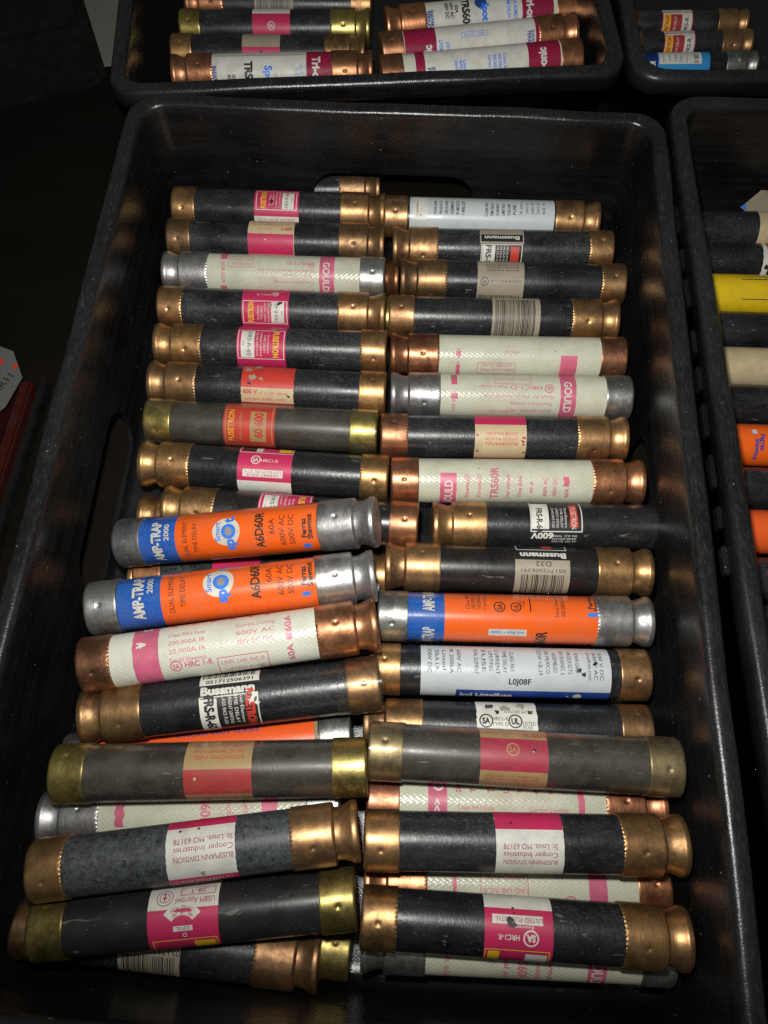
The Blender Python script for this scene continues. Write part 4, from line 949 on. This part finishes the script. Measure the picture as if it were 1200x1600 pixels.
def f(l):
    l.S(1102, 1360, 'yellow_film', 0.02); l.Rc(1148, 1300, 0.78, 0.74, 'K'); l.Rc(1148, 1300, -0.16, -0.2, 'K'); l.T('DUAL-ELEMENT TIME DELAY FUSE', 1195, 0.88, 1.8, 'h', 'K', l=34)
fuse('Q3', 'bright yellow fuse with two thin black lines', 'black_fibre', ('p', 'nickel'), ('p', 'nickel'), f, (1065, 1405), GQ, R=13.0)
fuse('Q4', 'plain black fuse right in front of the yellow fuse', 'black_fibre', ('p', 'bronze'), ('p', 'bronze'), None, None, GQ)
fuse('Q5', 'plain tan fuse between two black ones in the right hand tray', 'tan_tube', ('p', 'bronze'), ('p', 'bronze'), None, None, GQ)
fuse('Q6', 'scuffed black fuse between the tan fuse and the lettered orange fuse', 'black_fibre', ('p', 'bronze'), ('p', 'bronze'), None, None, GQ)
def f(l):
    l.S(1134, 1380, 'O', 0.03); l.disc(1166, 0.62, 1.7, 'B'); l.Rc(1163, 1170, 0.72, 0.55, 'W'); l.T('Ferraz', 1178, 0.15, 3.0, 'vd', 'N', l=10, bold=0.04); l.T('Shawmut', 1170, -0.2, 3.0, 'vd', 'N', l=13, bold=0.04)
fuse('Q7', 'orange fuse with dark blue vertical lettering in the right hand tray', 'black_fibre', ('p', 'nickel'), ('p', 'nickel'), f, (1097, 1469), GQ)
fuse('Q8', 'plain dark fuse between the two orange fuses of the right hand tray', 'black_fibre', ('p', 'bronze'), ('p', 'bronze'), None, None, GQ)
def f(l):
    l.S(1134, 1380, 'V', 0.03)
fuse('Q9', 'plain orange red fuse without visible lettering, foremost orange one in the right hand tray', 'black_fibre', ('p', 'nickel'), ('p', 'nickel'), f, (1097, 1469), GQ)
fuse('Q10', 'black fuse in front of the plain orange red fuse', 'black_fibre', ('p', 'bronze'), ('p', 'bronze'), None, None, GQ)
fuse('Q11', 'fuse whose brass end shows at the right edge, nearest in the right hand tray', 'black_fibre', ('p', 'brass'), ('p', 'brass'), None, None, GQ)

# ------------------------------------------------------------------ trays
def outline(hw, hl, r, n_long, n_short, n_arc=8):
    pts = []
    def seg(a, b, n):
        for i in range(n): pts.append((a[0] + (b[0]-a[0])*i/n, a[1] + (b[1]-a[1])*i/n))
    def arc(cx, cy, a0):
        for i in range(n_arc):
            t = math.radians(a0 + 90 * i / n_arc); pts.append((cx + r*math.cos(t), cy + r*math.sin(t)))
    arc(hw - r, hl - r, 0);  seg((hw - r, hl), (-hw + r, hl), n_short)
    arc(-hw + r, hl - r, 90); seg((-hw, hl - r), (-hw, -hl + r), n_long)
    arc(-hw + r, -hl + r, 180); seg((-hw + r, -hl), (hw - r, -hl), n_short)
    arc(hw - r, -hl + r, 270); seg((hw, -hl + r), (hw, hl - r), n_long)
    return pts
PROFILE = [(17.0, -2.6), (15.5, -2.8), (9.0, 70.0), (3.0, 71.5), (1.0, 72.5), (0.0, 74.0), (0.0, 81.5), (0.5, 83.6), (1.6, 85.2), (3.2, 86.0), (5.5, 86.1), (7.6, 86.0), (9.2, 85.3),
           (10.2, 84.0), (10.7, 82.0), (11.2, 77.0), (12.6, 60.0), (14.6, 36.0), (16.6, 12.0), (17.4, 5.0), (18.6, 2.0), (21.5, 0.4), (26.0, 0.0)]
def make_tray(label, cx, cy, rot, W, Lh, holes=(), ribs=False, seed=1):
    hw, hl, r0 = W / 2, Lh / 2, 19.0
    verts, faces = [], []
    nl, nsh = 34, 22
    n = len(outline(hw, hl, r0, nl, nsh))
    for d, z in PROFILE:
        r = max(r0 - d * 0.55, 5.0)
        for (px, py) in outline(hw - d, hl - d, r, nl, nsh):
            q = Vector((px * 0.02 + seed * 7, py * 0.02, z * 0.02))
            wv = mnoise.noise(q) * 0.9; wz = mnoise.noise(q + Vector((9, 3, 1))) * 0.7 if z > 60 else 0
            nrm = Vector((px / hw, py / hl)); 
            verts.append(((px + wv * nrm.x) * MM, (py + wv * nrm.y) * MM, (z + wz) * MM))
    m = len(PROFILE)
    for i in range(m - 1):
        for j in range(n):
            j2 = (j + 1) % n
            faces.append((i*n + j, i*n + j2, (i+1)*n + j2, (i+1)*n + j))
    faces.append(tuple(range(n - 1, -1, -1)))
    faces.append(tuple((m - 1) * n + j for j in range(n)))
    me = mesh_from('tray', verts, faces)
    o = link('parts_tray', me, None, ['black_plastic'])
    if holes:
        bm = bmesh.new()
        for side in holes:
            ring = []
            hx, z0, z1 = 55.0, 6.0, 41.0
            rr = (z1 - z0) / 2; zc = (z0 + z1) / 2
            for i in range(24):
                t = 2 * math.pi * i / 24
                ex = (hx - rr) if math.cos(t) >= 0 else -(hx - rr)
                ring.append((ex + rr * math.cos(t), zc + rr * math.sin(t)))
            off, dep = {'left': (-hw, 30), 'right': (hw, 30), 'back': (hl, 30), 'front': (-hl, 30)}[side]
            A, B = [], []
            for (t, z) in ring:
                for lst, e in ((A, -dep), (B, dep)):
                    p = (off + e, t, z) if side in ('left', 'right') else (t, off + e, z)
                    lst.append(bm.verts.new(Vector(p) * MM))
            bm.faces.new(A); bm.faces.new(list(reversed(B)))
            for i in range(24):
                j = (i + 1) % 24
                bm.faces.new((A[j], A[i], B[i], B[j]))
        bmesh.ops.recalc_face_normals(bm, faces=bm.faces[:])
        cme = bpy.data.meshes.new('cut'); bm.to_mesh(cme); bm.free()
        co = bpy.data.objects.new('cut', cme); root_coll.objects.link(co)
        md = o.modifiers.new('holes', 'BOOLEAN'); md.operation = 'DIFFERENCE'; md.object = co; md.solver = 'EXACT'
        dg = bpy.context.evaluated_depsgraph_get(); dg.update()
        nm = bpy.data.meshes.new_from_object(o.evaluated_get(dg))
        o.modifiers.clear(); o.data = nm
        bpy.data.objects.remove(co)
        nm.polygons.foreach_set('use_smooth', [True] * len(nm.polygons))
        nm.set_sharp_from_angle(angle=math.radians(50))
    o.location = (cx * MM, cy * MM, 0.0); o.rotation_euler = (0, 0, math.radians(rot))
    tag(o, label, 'tray', 'black plastic trays')
    if ribs:
        rbm = bmesh.new()
        bmesh.ops.create_cube(rbm, size=1.0)
        for v in rbm.verts: v.co = Vector((v.co.x * 2.6, v.co.y * 17, v.co.z * 6)) * MM
        bmesh.ops.bevel(rbm, geom=rbm.edges[:], offset=0.8 * MM, segments=2, affect='EDGES')
        rme = bpy.data.meshes.new('rib'); rbm.to_mesh(rme); rbm.free()
        rme.materials.append(MATS['black_plastic'])
        for i in range(9):
            q = link('rib', rme, o)
            q.location = (-(hw + 1.2) * MM, (-60 + i * 27 + rng.uniform(-6, 6)) * MM, 74.0 * MM)
            q.rotation_euler = (0, 0, rng.uniform(-0.04, 0.04)); q.scale = (1, rng.uniform(0.5, 1.15), 1)
    return o
make_tray('scuffed black plastic tray in the foreground holding two full columns of fuses', -17.0, 176.5, -1.0, 336, 507, ('left', 'back', 'right'), seed=1)
make_tray('black tray behind the foreground tray, filled with pink and white fuses', -53.0, 698.0, 5.3, 334, 507, seed=2)
make_tray('black tray at the far right corner holding a blue wrapped fuse', 297.0, 714.0, 2.0, 336, 507, seed=3)
make_tray('black tray beside the foreground tray holding the yellow fuse', 327.0, 190.0, 0.2, 336, 507, ribs=True, seed=4)

# ------------------------------------------------------------------ table and the odds and ends beside the trays
def box(name, sx, sy, sz, mat, loc, rot=(0, 0, 0), bev=1.0, parent=None):
    bm = bmesh.new(); bmesh.ops.create_cube(bm, size=1.0)
    for v in bm.verts: v.co = Vector((v.co.x * sx, v.co.y * sy, v.co.z * sz)) * MM
    bmesh.ops.bevel(bm, geom=bm.edges[:], offset=bev * MM, segments=2, affect='EDGES')
    me = bpy.data.meshes.new(name); bm.to_mesh(me); bm.free()
    o = link(name, me, parent, [mat])
    o.location = Vector(loc) * MM; o.rotation_euler = tuple(math.radians(a) for a in rot)
    return o
tb = mesh_from('table_top', [(-3, -2, -0.003), (3, -2, -0.003), (3, 4, -0.003), (-3, 4, -0.003)], [(0, 1, 2, 3)])
tbo = link('table_top', tb, None, ['dark_table']); tag(tbo, None, None, None, 'structure')

# red reducers and a hand written tag on the table at the left
b1 = box('red_bar', 12, 120, 14, 'red_paint', (-262, 214, 4), (0, 0, -4), 1.5)
tag(b1, 'dull red painted bar lying on the dark table under the white tag', 'bar', 'red bars on the table')
b2 = box('red_bar', 8, 140, 12, 'red_paint', (-246, 196, 3), (0, 0, -3), 1.5)
tag(b2, 'narrow dark red bar lying on the table between the tag and the tray', 'bar', 'red bars on the table')
b3 = box('steel_strip', 5, 200, 10, 'dark_case', (-238, 170, 2), (0, 0, -3), 0.8)
tag(b3, 'thin dark strip lying along the table beside the tray', 'strip')
b4 = box('dark_case', 70, 90, 26, 'dark_case', (-292, 98, 10), (0, 0, -3), 2)
tag(b4, 'dark grey case lying on the table at the left edge', 'case')
# the tag: a clipped-corner card with two red dots and RR11
tw = [(-16, -24), (4, -30), (15, -14), (19, 8), (8, 26), (-16, 32)]
n = len(tw)
tv = [(x * MM, y * MM, 0.0008) for x, y in tw] + [(x * MM, y * MM, 0.0) for x, y in tw]
tf = [tuple(range(n)), tuple(range(2 * n - 1, n - 1, -1))] + [(i, i + n, (i + 1) % n + n, (i + 1) % n) for i in range(n)]
tg = link('paper_tag', mesh_from('paper_tag', tv, tf, False), None, ['paper'])
tg.location = (-0.262, 0.258, 0.0150); tg.rotation_euler = (0, math.radians(4), math.radians(-4))
tag(tg, 'white paper tag hand written RR11 lying on the red bars at the left', 'tag')
vs, fs, wd = text_mesh('RR11', 0.015)
ca, sa = math.cos(math.radians(66)), math.sin(math.radians(66))
lv = [((x * 5.6 * ca - y * 5.2 * sa + 8.5) * MM, (x * 5.6 * sa + y * 5.2 * ca + 2) * MM, 0.0010) for x, y in vs]
link('lettering', mesh_from('lettering', lv, [tuple(q) for q in fs], False), tg, ['ink'])
for cx, cy in ((12.5, 15), (3, 17)):
    dv = [((cx + 1.7 * math.cos(i * math.pi / 8)) * MM, (cy + 2.3 * math.sin(i * math.pi / 8)) * MM, 0.0010) for i in range(16)]
    link('red_dot', mesh_from('red_dot', dv, [tuple(range(16))], False), tg, ['R'])
card = box('floor_patch_card', 90, 130, 3, 'floor_patch_card', (-262, 632, 0), (0, 0, 12), 0.6)  # board added in place of a lit patch of concrete floor
tag(card, 'pale grey board standing in for a lit patch of floor at the top left', 'board')
# black bin whose edge crosses the pale board
bin_ = box('black_bin', 150, 230, 60, 'dark_case', (-353, 622, 28), (0, 0, 22), 6)
tag(bin_, 'black bin in the dark corner at the top left', 'bin')

# scrap of torn label lying at the far end of the right hand tray
sv = [(-11, -6), (-4, -9), (14, -7), (15, 10), (4, 8)]
n = len(sv)
sz = [5.0, 2.0, 0.0, 4.0, 6.5]
pv = [(x * MM, y * MM, (h + 0.3) * MM) for (x, y), h in zip(sv, sz)] + [(x * MM, y * MM, h * MM) for (x, y), h in zip(sv, sz)]
pf = [tuple(range(n)), tuple(range(2 * n - 1, n - 1, -1))] + [(i, i + n, (i + 1) % n + n, (i + 1) % n) for i in range(n)]
scrap = link('label_scrap', mesh_from('label_scrap', pv, pf, False), None, ['U'])
scrap.location = (232 * MM, 411 * MM, 26 * MM)
tag(scrap, 'torn pale scrap of label lying behind the furthest fuse of the right hand tray', 'paper scrap')
bv = [(-11.3 * MM, -6 * MM, 5.5 * MM), (-7 * MM, -7.8 * MM, 3.9 * MM), (-8 * MM, -3.4 * MM, 5.9 * MM)]
link('blue_corner', mesh_from('blue_corner', bv, [(0, 1, 2)], False), scrap, ['B'])

bpy.data.objects.remove(_to)
